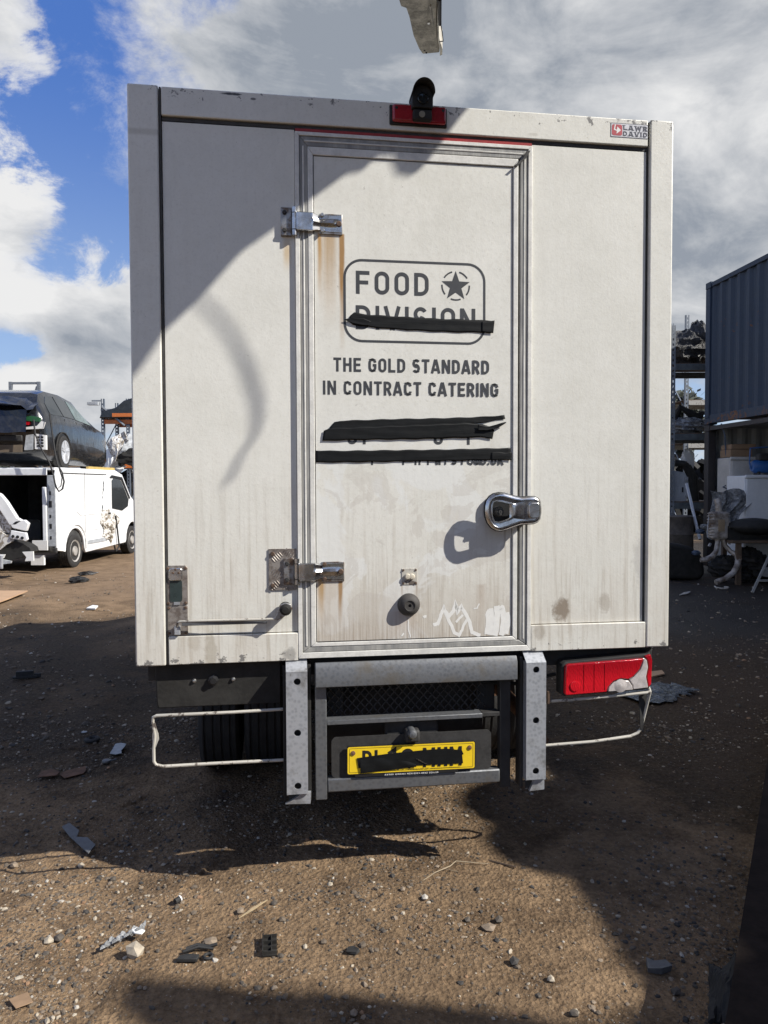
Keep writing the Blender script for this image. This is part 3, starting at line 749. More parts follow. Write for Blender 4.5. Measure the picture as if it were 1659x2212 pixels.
mb = ringmesh(pearL, 0, 0, None, None, [(shr(pearL, .004), -.074), (pearL, -.076), (pearL, -.081), (shr(pearL, .004), -.086), (shr(pearL, .008), -.089), (shr(pearL, .0125), -.089), (shr(pearL, .015), -.0835),
      ([tuple(Vector(a).lerp(Vector(c), .62)) for a, c in zip(shr(pearL, .015), inner)], -.082), ([tuple(Vector(a).lerp(Vector(c), .75)) for a, c in zip(shr(pearL, .015), inner)], -.086), ([tuple(Vector(a).lerp(Vector(c), .92)) for a, c in zip(shr(pearL, .015), inner)], -.086), (inner, -.082), (inner, -.077), (shr(pearL, .004), -.074)])
hd = part(mb, 'door_handle', M_chrome, door, smooth=True)
mb = MB(); mb.prism(shr(pearL, -.0035), -.066, -.059, 'y') if False else None
gask = ringmesh(pearL, 0, 0, None, None, [(shr(pearL, -.003), -.0715), (shr(pearL, -.003), -.075), (shr(pearL, .004), -.0755), (shr(pearL, .005), -.0715), (shr(pearL, -.003), -.0715)])
part(gask, 'handle_gasket', M_rubber, door, smooth=True)
hx = HZ(1210, 530)
part(MB().prism(rrect(hx[0]-.026, hx[0]+.020, hx[1]-.030, hx[1]+.034, .012), -.093, .004, 'y'), 'handle_keeper', M_chrome, door, bevel=.004)
part(MB().prism(rrect(hx[0]-.045, hx[0]-.020, hx[1]-.026, hx[1]+.026, .008), -.056, -.004, 'y'), 'handle_base', M_steel, door, bevel=.003)
lk = HZ(590, 550)
bp = [(p[0]+.004, p[1]) for p in shr(pearL, .010) if p[0] < hx[0]-.035]
part(MB().prism(bp, -.024, -.004, 'y'), 'handle_boss', M_black, door, bevel=.003)  # black plate added to stand in for the dark hollow of the handle
mb = MB().lathe([(.021, .054), (.021, .030), (.017, .028), (.017, .020), (.016, .012), (.014, .010), (.0075, .010), (.0070, .004), (.0001, .004)], (lk[0], -.078, lk[1]), 'y', 20)
part(mb, 'lock_barrel', M_dark, door, smooth=True)
part(MB().box(lk[0]-.001, lk[0]+.001, -.0748, -.0742, lk[1]-.004, lk[1]+.004), 'keyhole', M_black, door)

# ---- rubber buffer, square catch
bx_, bz_ = F(885, 1308, -.03)
part(MB().lathe([(.042, .045), (.0455, .040), (.0455, .030), (.043, .020), (.036, .008), (.026, .001), (.0205, 0), (.019, .003), (.010, .004), (.0065, .004), (.006, .016), (.0001, .016)], (bx_, -.040, bz_), 'y', 32), 'rubber_buffer', mat('dusty_rubber', col=(.05, .046, .043), rough=.7, var=.35, vs=20), door, smooth=True)
cc = part(MB().box(-.055, .008, -.0075, -.004, 1.206, 1.271), 'catch_plate', M_cream, door, bevel=.001)
mb = MB()
for s_ in (-1, 1): mb.lathe([(.012, 0), (.012, -.008), (.009, -.011), (.0001, -.012)], (-.0235+s_*.0085, -.0075, 1.239), 'y', 14)
mb.build_each('catch_jaw', mat('old_cream_nylon', col=(.55, .50, .40), rough=.5), cc, smooth=True)
mb = MB()
for s_ in (-1, 1):
    for t_ in (-1, 1): bolt(mb, -.0235+s_*.025, 1.2385+t_*.026, -.0075, .0045, .003)
mb.build_each('screw', M_bolt, cc)

# ---- door stay on the left panel
ret = part(MB().prism([(-.964, 1.146), (-.888, 1.146), (-.884, 1.15), (-.884, 1.290), (-.892, 1.299), (-.964, 1.299)], -.004, .001, 'y'), 'latch_plate', M_tread, bevel=.001)
part(MB().prism(rrect(-.950, -.905, 1.160, 1.245, .010), -.0065, -.0035, 'y'), 'latch_slot', mat('dark_green_plastic', col=(.03, .045, .045), rough=.3), ret)
part(MB().prism(rrect(-.953, -.902, 1.242, 1.290, .012), -.014, -.004, 'y'), 'latch_tab', M_chrome, ret, bevel=.003)
mb = MB()
for x, z in ((-.937, 1.272), (-.928, 1.285), (-.916, 1.272)): bolt(mb, x, z, -.014, .005, .003)
for x, z in ((-.892, 1.288), (-.892, 1.155), (-.957, 1.155), (-.958, 1.288)): bolt(mb, x, z, -.004, .006, .004)
mb.build_each('screw', M_bolt, ret)
part(MB().box(-.936, -.914, -.008, -.003, 1.149, 1.160), 'latch_clip', M_galv, ret)
pl2 = part(MB().box(-.962, -.885, -.0035, .001, 1.029, 1.144), 'stay_plate', M_tread, bevel=.001)
mb = MB()
for x, z in ((-.893, 1.137), (-.955, 1.137), (-.893, 1.04), (-.955, 1.04)): bolt(mb, x, z, -.0035, .006, .004)
mb.build_each('screw', M_bolt, pl2)
part(MB().box(-.934, -.912, -.024, -.003, 1.036, 1.068), 'stay_block', M_galv, pl2, bevel=.002)
rod = part(MB().tube([(-.923, -.02, 1.066), (-.921, -.026, 1.082), (-.912, -.030, 1.0885), (-.80, -.036, 1.090), (-.60, -.046, 1.0905), (-.56, -.05, 1.092), (-.545, -.05, 1.098)], .0048, 8), 'stay_rod', M_cream, smooth=True)
# flat arm standing off the panel behind the rod, and its buffer head
part(MB().box(-.905, -.585, -.034, -.030, 1.072, 1.0875), 'stay_bar', M_galvd, bevel=.001)
part(MB().prism([(-.556, 1.090), (-.545, 1.086), (-.500, 1.112), (-.488, 1.130), (-.495, 1.148), (-.515, 1.154), (-.535, 1.146), (-.548, 1.110)], -.056, -.046, 'y'), 'stay_head', M_steel, bevel=.002)
part(MB().lathe([(.0245, .05), (.0245, .012), (.021, .004), (.0135, 0), (.0125, -.010), (.0001, -.011)], (-.515, -.062, 1.127), 'y', 18), 'stay_buffer', M_darkp, smooth=True)

# ---- reversing camera and marker lamp
ml = part(MB().box(-.100, .127, -.020, -.010, 2.998, 3.075), 'marker_lamp', M_rubber, bevel=.006)
MB().box(-.090, .121, -.036, -.018, 3.005, 3.071).build('marker_lens', M_redm, ml, bevel=.008, seg=3)
mb = MB(); bolt(mb, .108, 3.055, -.036, .006, .002); bolt(mb, -.075, 3.055, -.036, .006, .002); mb.build_each('screw', M_black, ml)
rc = part(MB().prism([(-.018, 3.048), (.063, 3.048), (.063, 3.095)]+arc(.0225, 3.095, .0405, .042, 0, 180, 14)+[(-.018, 3.095)], -.062, .02, 'y'), 'reversing_camera', M_darkp, bevel=.004)
mb = MB().grid(lambda u, v: (.0225+(.043+.001*v)*math.cos(PI*u), -.062-.045*v*(.55+.45*math.sin(PI*u)) if v > 0 else .0, 3.095+(.0445)*math.sin(PI*u)), 16, 6)
hood = mb.build('camera_hood', M_darkp, rc, smooth=True); md = hood.modifiers.new('t', 'SOLIDIFY'); md.thickness = .003
MB().lathe([(.0215, .02), (.0215, -.006), (.018, -.008), (.017, -.003), (.0001, -.001)], (.0225, -.062, 3.082), 'y', 20).build('camera_lens', M_glass, rc, smooth=True)
br = MB().box(-.014, .060, -.060, -.034, 3.004, 3.044).build('camera_bracket', M_darkp, rc, bevel=.007, seg=3)
MB().lathe([(.012, 0), (.012, -.003), (.0001, -.003)], (.020, -.060, 3.024), 'y', 14).build('bracket_nut', mat('dull_brass', col=(.22, .20, .15), rough=.6), rc)

# ---- maker's sticker
st = part(MB().box(.806, .9655, -.0128, -.0118, 3.0095, 3.0665), 'maker_sticker', mat('sticker_navy', col=(.03, .035, .06), rough=.5))
MB().box(.8085, .9655, -.0131, -.0126, 3.0120, 3.0640).build('sticker_ground', mat('sticker_grey', col=(.55, .56, .60), rough=.5), st)
MB().prism(rrect(.8115, .8555, 3.0165, 3.0600, .008), -.0135, -.0130, 'y').build('sticker_badge', mat('sticker_red', col=(.42, .03, .05), rough=.5), st)
mb = MB(); mb.ribbon([(.826, 3.0595), (.822, 3.040), (.834, 3.036)], .0045, -.0138); mb.poly([(.834, 3.052), (.850, 3.038), (.831, 3.023)], -.0139)
mb.build('sticker_arrow', M_white, st)
mb = MB(); text(mb, 'LAWR', .8590, .9640, 3.0405, .0185, .22, -.0138, .16, 1); text(mb, 'DAVID', .8580, .9650, 3.0165, .0185, .21, -.0138, .14, 1)
mb.build('sticker_lettering', mat('sticker_ink', col=(.03, .035, .06), rough=.5), st)

# ---- underside
part(MB().box(-1.05, 1.05, .07, .13, .84, .925).box(-.36, -.28, .1, 4.3, .62, .86).box(.28, .36, .1, 4.3, .62, .86).box(-.9, .9, .6, .66, .80, .9).box(-.9, .9, 1.9, 1.96, .80, .9).box(-.28, .28, .5, .56, .65, .8), 'chassis', M_dark, bevel=.004)
part(MB().box(-1.04, 1.04, .14, 4.15, .90, .929), 'floor_pan', M_dark)
lp = part(MB().prism([(-1.016, .913), (-.535, .918), (-.535, .742), (-1.005, .742), (-1.01, .76)], .030, .045, 'y'), 'lamp_panel', M_darkp, bevel=.004)
mb = MB()
for x in (F(418, 1480)[0], F(503, 1478)[0]): mb.lathe([(.0085, 0), (.0085, -.004), (.005, -.009), (.0001, -.010)], (x, .030, .845), 'y', 10)
mb.build_each('stud', M_brightbolt, lp)
mb = MB().lathe([(.02, 0), (.02, -.010), (.013, -.012), (.012, -.02), (.0001, -.02)], (F(460, 1482)[0], .030, .845), 'y', 8); mb.build_each('grommet', M_black, lp)
# wire guards
def wire(mb, pts, r=.0062): mb.tube(pts, r, 8)
mb = MB(); wire(mb, [(-.42, .02, .722), (-.72, .0, .723), (-1.005, -.012, .727), (-1.018, -.008, .720), (-1.020, -.006, .70), (-1.012, -.010, .65), (-1.018, -.008, .60), (-1.018, -.008, .55), (-1.010, -.008, .536), (-.985, -.008, .528), (-.80, .0, .526), (-.42, .01, .520)])
part(mb, 'lamp_guard', M_cream, smooth=True)
part(MB().prism([(-1.022, .70), (-1.012, .70), (-1.000, .655), (-.998, .635), (-1.012, .600), (-1.022, .60)], -.012, -.006, 'y'), 'guard_gusset', M_cream)
mb = MB(); wire(mb, [(.50, .02, .700), (.75, -.005, .715), (.985, -.012, .730), (1.000, -.012, .733), (1.006, .01, .742), (.990, .10, .765)]); wire(mb, [(1.001, -.01, .733), (.998, 0, .70), (.985, .02, .60), (.975, .02, .565), (.960, .015, .552), (.92, .0, .545), (.75, -.005, .532), (.50, .01, .520)])
part(mb, 'lamp_guard', M_cream, smooth=True)
part(MB().prism([(.962, .728), (1.000, .730), (.982, .565), (.970, .562)], .012, .018, 'y'), 'guard_fin', M_dark)
# underrun posts
for x0, x1, xa, xb, sgn in ((-.515, -.433, -.527, -.418, 1), (.447, .530, .434, .536, -1)):
    hz = [.437, .645, .845] if sgn > 0 else [.440, .648, .855]
    mb = MB(); plate_hole(mb, x0, x1, .405, .884, [((x0+x1)/2+(.002 if sgn > 0 else 0), z, .0135) for z in hz], -.050, -.044)
    pp = part(mb, 'underrun_post', M_galv)
    MB().prism([(-.050, .8842), (-.044, .8842), (.008, .920), (.002, .921)], x0, x1, 'x').build('post_top_flange', M_galv, pp)
    MB().box(x0, x0+.006, -.044, .02, .400, .884).box(x1-.006, x1, -.044, .02, .400, .884).build('post_web', M_galv, pp)
    MB().box(x0+.007, x1-.007, -.020, -.015, .36, .90).build('post_back', M_dark, pp)
    part(MB().box(xa, x0-.001 if sgn > 0 else x0-.001, -.012, .05, .362, .90).box(x1+.001, xb, -.012, .05, .362, .90), 'post_bracket', M_dark if sgn < 0 else M_darkp, bevel=.002)
    part(MB().prism([(x0-.006, .362), (x1+.010, .358), (x1+.012, .404), (x1-.02, .404), (x0+.02, .375)] if sgn > 0 else [(x0+.02, .352), (x1, .356), (x1, .404), (x0+.03, .404), (x0+.035, .385)], -.034, -.02, 'y'), 'torn_foot', M_galv)
# step frame between them
part(MB().prism([(-.045, .816), (.02, .812), (.02, .900), (-.030, .912), (-.045, .890)], -.402, .412, 'x'), 'step_beam', M_galvd, bevel=.003)
part(MB().box(-.402, -.357, -.012, .03, .36, .812), 'step_leg', M_galvd, bevel=.003)
part(MB().box(.352, .397, -.0, .04, .36, .812), 'step_leg', M_dark, bevel=.003)
part(MB().box(-.356, .275, -.012, .05, .657, .675), 'step_tread', M_galvd, bevel=.002)
part(MB().box(.276, .351, .0, .05, .657, .675), 'step_tread', M_dark, bevel=.002)
part(MB().box(-.356, .351, -.008, .04, .385, .440), 'step_bar', M_galvd, bevel=.006)
mb = MB()
for r in range(7):
    z = .79-r*.0195
    for k in range(20):
        x = -.35+k*.035+(r % 2)*.0175
        if x > .31: continue
        mb.tube([(x, .09, z), (x+.0085, .080, z-.010), (x+.0175, .09, z-.0195)], .0028, 4); mb.tube([(x, .09, z), (x-.0085, .095, z-.010), (x-.0175, .09, z-.0195)], .0028, 4)
o = part(mb, 'step_mesh', mat('mesh_grey_steel', col=(.085, .082, .078), rough=.6, metal=.3)); o['kind'] = 'stuff'
part(MB().box(-.34, .34, .22, .24, .42, .80), 'rear_crossmember', M_dark)
part(MB().tube([(.62, 1.0, .52), (.62, .45, .50), (.60, .20, .47)], .035, 10), 'tail_pipe', M_rust, smooth=True)
part(MB().lathe([(.0001, 0), (.10, .01), (.11, .04), (.11, .56), (.10, .6), (.0001, .6)], (.62, 1.0, .54), 'y', 16), 'silencer', M_rust, smooth=True)
for x in (-.42, .42):
    for k in range(4): part(MB().tube([(x, .85+.06*k, .60-.028*k), (x, 1.45, .43-.026*k), (x, 2.05-.06*k, .60-.028*k)], .014, 5), 'leaf_spring', M_rust)
    part(MB().tube([(x*.75, 1.3, .42), (x*.62, .9, .80)], .03, 8), 'damper', M_dark, smooth=True)
part(MB().tube([(-.95, .05, .80), (-.7, .10, .76), (-.5, .09, .80), (-.2, .12, .74), (.1, .10, .79), (.45, .1, .76), (.62, .08, .80)], .009, 6), 'wiring_loom', M_rubber, smooth=True)
part(MB().tube([(-.47, .06, .86), (-.49, .08, .70), (-.46, .12, .62)], .007, 6), 'wiring_loom', M_rubber, smooth=True)
# number plate
bk = part(MB().prism(rrect(-.338, .315, .440, .603, .02), .0, .006, 'y'), 'plate_backing', M_dark)
def PL(x, y): return F((1300+x/2.552)/1.8228, (2850+y/2.552)/1.8228, -.012)
ctl = PL(157, 215); ctr = PL(1455, 163); cbl = PL(145, 505); cbr = PL(1450, 428)
ang = math.atan2(ctr[1]-ctl[1], ctr[0]-ctl[0])*.6
pw, ph = .523, .114; pc = (-.017, .510)

mb = MB().prism(rrect(-pw/2, pw/2, -ph/2, ph/2, .008), -.003, .003, 'y'); plate = part(mb, 'number_plate', M_black)
plate.location = (pc[0], -.012, pc[1]); plate.rotation_euler = (0, -ang*1.0, 0)
def pp_(mb, nm, m): return mb.build(nm, m, plate)
pp_(MB().prism(rrect(-pw/2+.003, pw/2-.003, -ph/2+.003, ph/2-.003, .007), -.0036, -.0028, 'y'), 'plate_face', M_yellow)
pp_(MB().ribbon(rrect(-pw/2+.010, pw/2-.010, -ph/2+.009, ph/2-.009, .005), .0013, -.0040, True), 'plate_border', M_black)
mb = MB(); text(mb, 'RL', -.200, -.115, -.040, .079, .18, -.0041, .16); text(mb, '19', -.095, .010, -.040, .079, .18, -.0043, .16); text(mb, 'MHM', .045, .205, -.040, .079, .20, -.0045, .16)
pp_(mb, 'plate_characters', M_black)['kind'] = 'stuff'
mb = MB(); text(mb, 'BEXLEY COMMERCIALS PET TOP', -.060, .068, -.0475, .0055, .17, -.0044, .18); mb.ribbon([(-.20, -.0455), (-.068, -.0455)], .0008, -.0044); mb.ribbon([(.076, -.0455), (.20, -.0455)], .0008, -.0044)
pp_(mb, 'plate_small_print', M_black)['kind'] = 'stuff'
pp_(MB().box(-.228, .19, -.004, .0, -ph/2-.010, -ph/2-.0005), 'plate_strip', M_black)
mb = MB(); text(mb, 'AWARD WINNING MERCEDES-BENZ DEALER', -.110, .108, -ph/2-.0085, .0062, .18, -.0045, .2); pp_(mb, 'dealer_lettering', M_white)['kind'] = 'stuff'
mb = MB()
for x, z in ((-.237, .030), (.237, .031)): mb.lathe([(.0095, 0), (.009, -.003), (.0001, -.0045)], (x, -.0036, z), 'y', 14)
mb.build_each('plate_screw', M_rust, plate)
def ptape(pts, y, nm='plate_tape'):
    mb = MB().prism(pts, y, y-.0012, 'y'); return mb.build(nm, M_tape, plate)
ptape([(-.222, .010), (-.10, .022), (.05, .030), (.14, .032), (.205, .022), (.212, .006), (.206, .004), (.21, -.031), (-.06, -.030), (-.06, -.034), (-.216, -.030)], -.0052)
mb = MB().grid(lambda u, v: (-.208+.225*u, -.0068-.0022*math.sin(PI*v)*(1-.5*u)-.0008*math.sin(u*14+v*4), -.052+.010*u*1.6+(.058-.045*u*u)*v), 30, 8)
o = mb.build('plate_tape', M_tape, plate, smooth=True); 
MB().prism([(.015, -.002), (.030, -.006), (.062, -.026), (.058, -.027), (.03, -.013)], -.009, -.0085, 'y').build('peeled_tape_edge', M_chrome, plate)
# tow ball
tb = part(MB().box(-.12, .10, .02, .05, .57, .66).box(-.045, .015, -.03, .02, .575, .625), 'tow_bracket', M_dark, bevel=.01)
tx, tz = F(892, 1590, -.05); MB().lathe([(.018, .06), (.019, .01), (.018, .0), (.013, -.008), (.0001, -.011)], (tx, -.045, tz+.004), 'y', 20).build('tow_ball', M_galvd, tb, smooth=True)
# tail lamp
tl = part(MB().prism([(.612, .735), (.622, .730), (.992, .742), (1.003, .758), (1.008, .870), (.998, .900), (.985, .893), (.63, .872), (.612, .86)], -.010, .055, 'y'), 'tail_lamp', M_rubber, bevel=.004)
red = [(.619, .742), (.628, .737), (.80, .744), (.805, .765), (.83, .788), (.862, .797), (.895, .793), (.918, .805), (.945, .835), (.955, .862), (.962, .878), (.90, .875), (.636, .866), (.622, .858)]
MB().prism(red, -.028, -.008, 'y').build('red_lens', M_redlens, tl, bevel=.004)
MB().prism([(.806, .7445), (.915, .748), (.912, .765), (.897, .787), (.862, .7925), (.832, .784), (.810, .764)], -.028, -.008, 'y').build('reverse_lens', M_clearlens, tl, bevel=.003)
MB().lathe([(.0001, -.004), (.02, -.002), (.028, 0)], (.86, -.028, .768), 'y', 18).build('reverse_bulb', M_clearlens, tl, smooth=True)
MB().prism([(.918, .748), (.985, .754), (.975, .80), (.983, .84), (.978, .868), (.966, .880), (.960, .860), (.950, .833), (.922, .802), (.902, .790), (.916, .768)], -.024, -.008, 'y').build('clear_lens', M_clearlens, tl, bevel=.003)
MB().prism([(.987, .755), (.999, .766), (1.003, .868), (.995, .893), (.970, .885), (.981, .868), (.986, .84), (.979, .80)], -.022, -.006, 'y').build('side_lens', M_redlens, tl, bevel=.003)
for x in (.70, .745, .79): MB().box(x, x+.0025, -.0295, -.027, .755, .862).build('lens_rib', M_redlens, tl)
MB().lathe([(.020, -.0), (.022, -.003), (.018, -.004), (.0001, -.002)], (.662, -.028, .775), 'y', 20).build('fog_bulb', M_redlens, tl, smooth=True)
part(MB().box(.545, .565, -.0, .04, .705, .74).box(.552, .560, -.01, .01, .70, .75), 'lamp_bracket', M_bolt)
# wheels
def tyre(mb, x0, x1, r, c, n=40, groove=True):
    w = x1-x0; pr = [(r*.60, x0+w*.10), (r*.80, x0), (r*.95, x0+w*.03), (r, x0+w*.12)]
    for k in range(4):
        a = x0+w*(.15+.2*k)
        pr += [(r, a), (r-.008, a+.004), (r-.008, a+.012), (r, a+.016)]
    pr += [(r, x1-w*.10), (r*.95, x1-w*.03), (r*.80, x1), (r*.60, x1-w*.10)]
    mb.lathe(pr, c, 'x', n); return mb
for sx in (-1, 1):
    for a, q in ((.755, .980), (.515, .735)):
        x0, x1 = (sx*q, sx*a) if sx < 0 else (a, q)
        t = part(tyre(MB(), x0, x1, .345, (0, 1.45, .34)), 'rear_wheel', M_tyre, smooth=True)
        MB().lathe([(.20, x0+.03), (.19, x0+.05), (.05, x0+.08), (.0001, x0+.08)] if sx < 0 else [(.20, x1-.03), (.19, x1-.05), (.05, x1-.08), (.0001, x1-.08)], (0, 1.45, .34), 'x', 20).build('rim', M_galvd, t, smooth=True)
    x0, x1 = (-.98, -.755) if sx < 0 else (.755, .98)
    t = part(tyre(MB(), x0, x1, .345, (0, 5.1, .34)), 'front_wheel', M_tyre, smooth=True)
    MB().lathe([(.20, (x0 if sx < 0 else x1)-sx*.03), (.05, (x0 if sx < 0 else x1)-sx*.06), (.0001, (x0 if sx < 0 else x1)-sx*.06)], (0, 5.1, .34), 'x', 20).build('rim', M_galvd, t, smooth=True)
part(MB().tube([(-.75, 1.45, .34), (.75, 1.45, .34)], .06, 10).tube([(-.14, 1.45, .34), (.14, 1.45, .34)], .16, 14), 'rear_axle', M_dark, smooth=True)
part(MB().box(-.99, -.50, 1.0, 1.9, .72, .735).box(.50, .99, 1.0, 1.9, .72, .735).box(-.99, -.5, 1.88, 1.9, .35, .72), 'mudguard', M_darkp)
cabp = [(4.28, .45), (4.28, 2.40), (4.6, 2.48), (4.95, 2.38), (5.45, 1.55), (5.95, 1.2), (6.1, .9), (6.08, .42), (5.5, .40), (5.47, .55), (5.35, .70), (5.1, .76), (4.85, .70), (4.73, .55), (4.7, .42)]
cb = part(MB().prism(cabp, -.97, .97, 'x'), 'cab', M_paint, bevel=.03)
for s_ in (-1, 1):
    MB().prism([(4.5, 1.45), (4.5, 2.2), (4.9, 2.2), (5.3, 1.5)], s_*.971, s_*.976, 'x').build('cab_window', M_glass, cb)
    MB().box(*sorted((s_*1.02, s_*1.16)), 5.2, 5.3, 1.35, 1.75).build('door_mirror', M_darkp, cb, bevel=.02)

# ================================================================== the yard round the truck
def back(px, py, z):                       # follow the sunlight back from a point on the ground
    p = G(px, py); t = (z-p.z)/SUN.z; return p+SUN*t
def backF(px, py, z=None, X=None):         # the same from a point on the truck's rear face
    l = F(px, py); p = Vector((TO[0]+cY*l[0], TO[1]+sY*l[0], l[1]))
    t = (z-p.z)/SUN.z if z is not None else (X-p.x)/SUN.x
    return p+SUN*t

# ---- shipping containers: row on the right
def cont_paint(name, col, rust, gloss=.45):
    def fn(b, put):
        n = b.noise(1.6, 7, .65); n2 = b.noise(14, 6, .7); st = b.noise(1, 5, .6, b.scale(b.obj, (9, 9, .8))); x, y, z = b.xyz()
        c = b.mix((n*.5+n2*.5).sm(.35, .65), tuple(q*.75 for q in col), col)
        c = b.mix(st.sm(.5, .75)*.45, c, tuple(q*.45 for q in col))
        r = ((n2*.6+n*.4)+(z.sm(.30, .05))*rust[0]+(z.sm(2.3, 2.55))*rust[1]).sm(.60, .64)
        c = b.mix(r, c, b.mix(n2.sm(.4, .6), rust[2], tuple(q*.4 for q in rust[2])))
        put('Base Color', c); put('Roughness', (n*.3+gloss).clamp()); put('Normal', b.bump(n2, .003))
    return mat(name, fn)
M_cblue = cont_paint('navy_container_paint', (.024, .044, .078), (.09, .02, (.30, .12, .04)))
M_cgrey = cont_paint('grey_container_paint', (.30, .31, .31), (.03, .0, (.20, .11, .06)))
M_cbrown = cont_paint('brown_container_paint', (.12, .055, .035), (.10, .03, (.22, .10, .05)))
M_cdark = cont_paint('dark_frame_paint', (.04, .034, .032), (.12, .05, (.17, .085, .05)))
def corr(L, h0, h1, y, depth, pitch=.278):
    # corrugated sheet along x, standing z h0..h1; outer skin at y, dips inwards (+y)
    xs_ = [0]; ys_ = [0]; x = 0
    while x < L-pitch:
        xs_ += [x+pitch*.26, x+pitch*.5, x+pitch*.76, x+pitch]; ys_ += [0, 1, 1, 0]; x += pitch
    if xs_[-1] < L: xs_.append(L); ys_.append(0)
    n = len(xs_); vs = [(a, y+q*depth, h0) for a, q in zip(xs_, ys_)]+[(a, y+q*depth, h1) for a, q in zip(xs_, ys_)]
    return MB().add(vs, [(i, i+1, n+i+1, n+i) for i in range(n-1)])
def container(label, x, y, z, rz, mpaint, mframe, open_side=False, L=12.19, inner=None):
    t = thing('shipping_container', label, 'container', (x, y, z), rz, 'shipping containers stacked along the right of the yard')
    Wd, H = 2.44, 2.59
    for (a, c) in ((0, 0), (L-.15, 0), (0, Wd-.15), (L-.15, Wd-.15)):
        MB().box(a, a+.15, c, c+.15, .12, H-.12).build('corner_post', mframe, t, bevel=.01)
        for q in (0, H-.118): MB().box(a-.004, a+.174, c-.004, c+.158, q, q+.118).build('corner_casting', mframe, t, bevel=.01)
    MB().box(.176, L-.026, .01, .07, H-.10, H-.02).build('top_rail', mframe, t, bevel=.006); MB().box(.176, L-.026, .0, .10, .02, .17).build('bottom_rail', mpaint, t, bevel=.006)
    MB().box(.176, L-.026, Wd-.07, Wd-.01, H-.10, H-.02).build('top_rail', mframe, t); MB().box(.176, L-.026, Wd-.1, Wd, .02, .17).build('bottom_rail', mpaint, t)
    MB().box(.05, L-.05, .08, Wd-.08, H-.05, H-.03).build('roof', mpaint, t); MB().box(.05, L-.05, .11, Wd-.11, .10, .14).build('floor', mframe, t)
    if not open_side:
        o = corr(L-.30, .17, H-.10, .03, .036).build('side_wall', mpaint, t); o.location = (.15, 0, 0)
    o = corr(L-.30, .17, H-.10, 0, .036).build('side_wall', inner or mpaint, t); o.location = (.15, Wd-.07, 0)
    for q in (.04, L-.08):
        o = corr(Wd-.30, .14, H-.03, 0, .04).build('end_wall', inner or mpaint, t); o.location = (q, .15, 0); o.rotation_euler = (0, 0, PI/2)
    return t
crz = math.atan2(-1, .09)
c1 = container('upper navy blue corrugated container with orange rust along its lower rail', 5.93, 13.75, 2.70, crz, M_cblue, M_cblue)
c2 = container('lower container with its long side open, white goods and scrap in front of it', 5.93, 13.75, .10, crz, M_cgrey, M_cdark, True, inner=M_cgrey)
crz2 = math.atan2(-1, .13)
for z, lab, m in ((0.04, 'brown container nearest the camera on the right, bottom of its stack', M_cbrown), (2.69, 'brown container nearest the camera on the right, top of its stack', M_cbrown)):
    container(lab, 6.74, 1.52, z, crz2, m, m)
# unseen bonnet added on the near container's roof, outlined to cast the foreground shadow
pl = [back(x, y, 5.36) for x, y in [(262, 2120), (300, 2108), (430, 2120), (560, 2140), (700, 2142), (900, 2165), (1100, 2182), (1290, 2215), (1420, 2260), (1420, 2330), (1000, 2320), (420, 2262), (300, 2215), (245, 2165)]]
mb = MB().prism([(p.x, p.y) for p in pl], 5.33, 5.36, 'z'); o = mb.build('scrap_bonnet', M_rust, bevel=.01); tag(o, 'rusty car bonnet lying over the roof edge of the near brown container', 'bonnet')
for i, (x, y) in enumerate(((7.10, .98), (7.27, -.30), (7.06, 1.38))):  # unseen tyres added to make the container's shadow edge wavy
    o = tyre(MB(), -.1, .1, [.30, .26, .33][i], (0, 0, 0), 24).build('old_tyre', M_tyre, smooth=True); o.location = (x, y, 5.39); o.rotation_euler = (0, PI/2, 0)
    tag(o, ['worn tyre lying on the near container roof, middle of three', 'worn tyre lying on the near container roof next to the rusty bonnet', 'worn tyre lying on the near container roof by its far corner'][i], 'tyre', 'tyres lying on the container roof')

# ---- wreck held up on the forks of a lift truck over the truck's tail
M_under = mat('muddy_underseal', col=(.17, .15, .12), rough=.85, var=.55, vs=7, bump=.004)
M_chalk = mat('chalky_grey_metal', col=(.25, .23, .19), rough=.8, var=.6, vs=14, bump=.002, bs=40)
wr_ = thing('lifted_car_wreck', 'stripped car shell held high above, one pale chassis leg showing at the top', 'car wreck')
edge = [backF(x, y, 4.4) for x, y in [(120, 1010), (200, 905), (290, 812), (350, 722), (430, 648), (520, 546), (600, 490), (680, 428), (740, 384), (775, 378), (800, 352), (835, 350), (850, 384), (880, 388), (905, 370), (935, 330), (965, 288), (985, 262)]]
pl = [(p.x, p.y) for p in edge]+[(1.80, 2.55), (1.72, 4.1), (.10, 4.25), (.0, 3.0), (.05, -.9), (1.9, -1.0)]
MB().prism(pl, 4.40, 4.50, 'z').build('floor_pan', M_under, wr_)
MB().prism([(p[0]*.97+.02, p[1]) for p in pl], 4.505, 4.95, 'z', top=[(p[0]*.95+.05, p[1]) for p in pl]).build('body_side', M_cblue, wr_)
MB().prism([(.28, -.5), (1.68, -.5), (1.62, 2.9), (.30, 2.9)], 4.955, 5.45, 'z', top=[(.45, 0), (1.5, 0), (1.46, 2.2), (.47, 2.2)]).build('cabin', M_glass, wr_)
M_flange = mat('pale_flange', col=(.50, .47, .40), rough=.8, var=.4, vs=20)
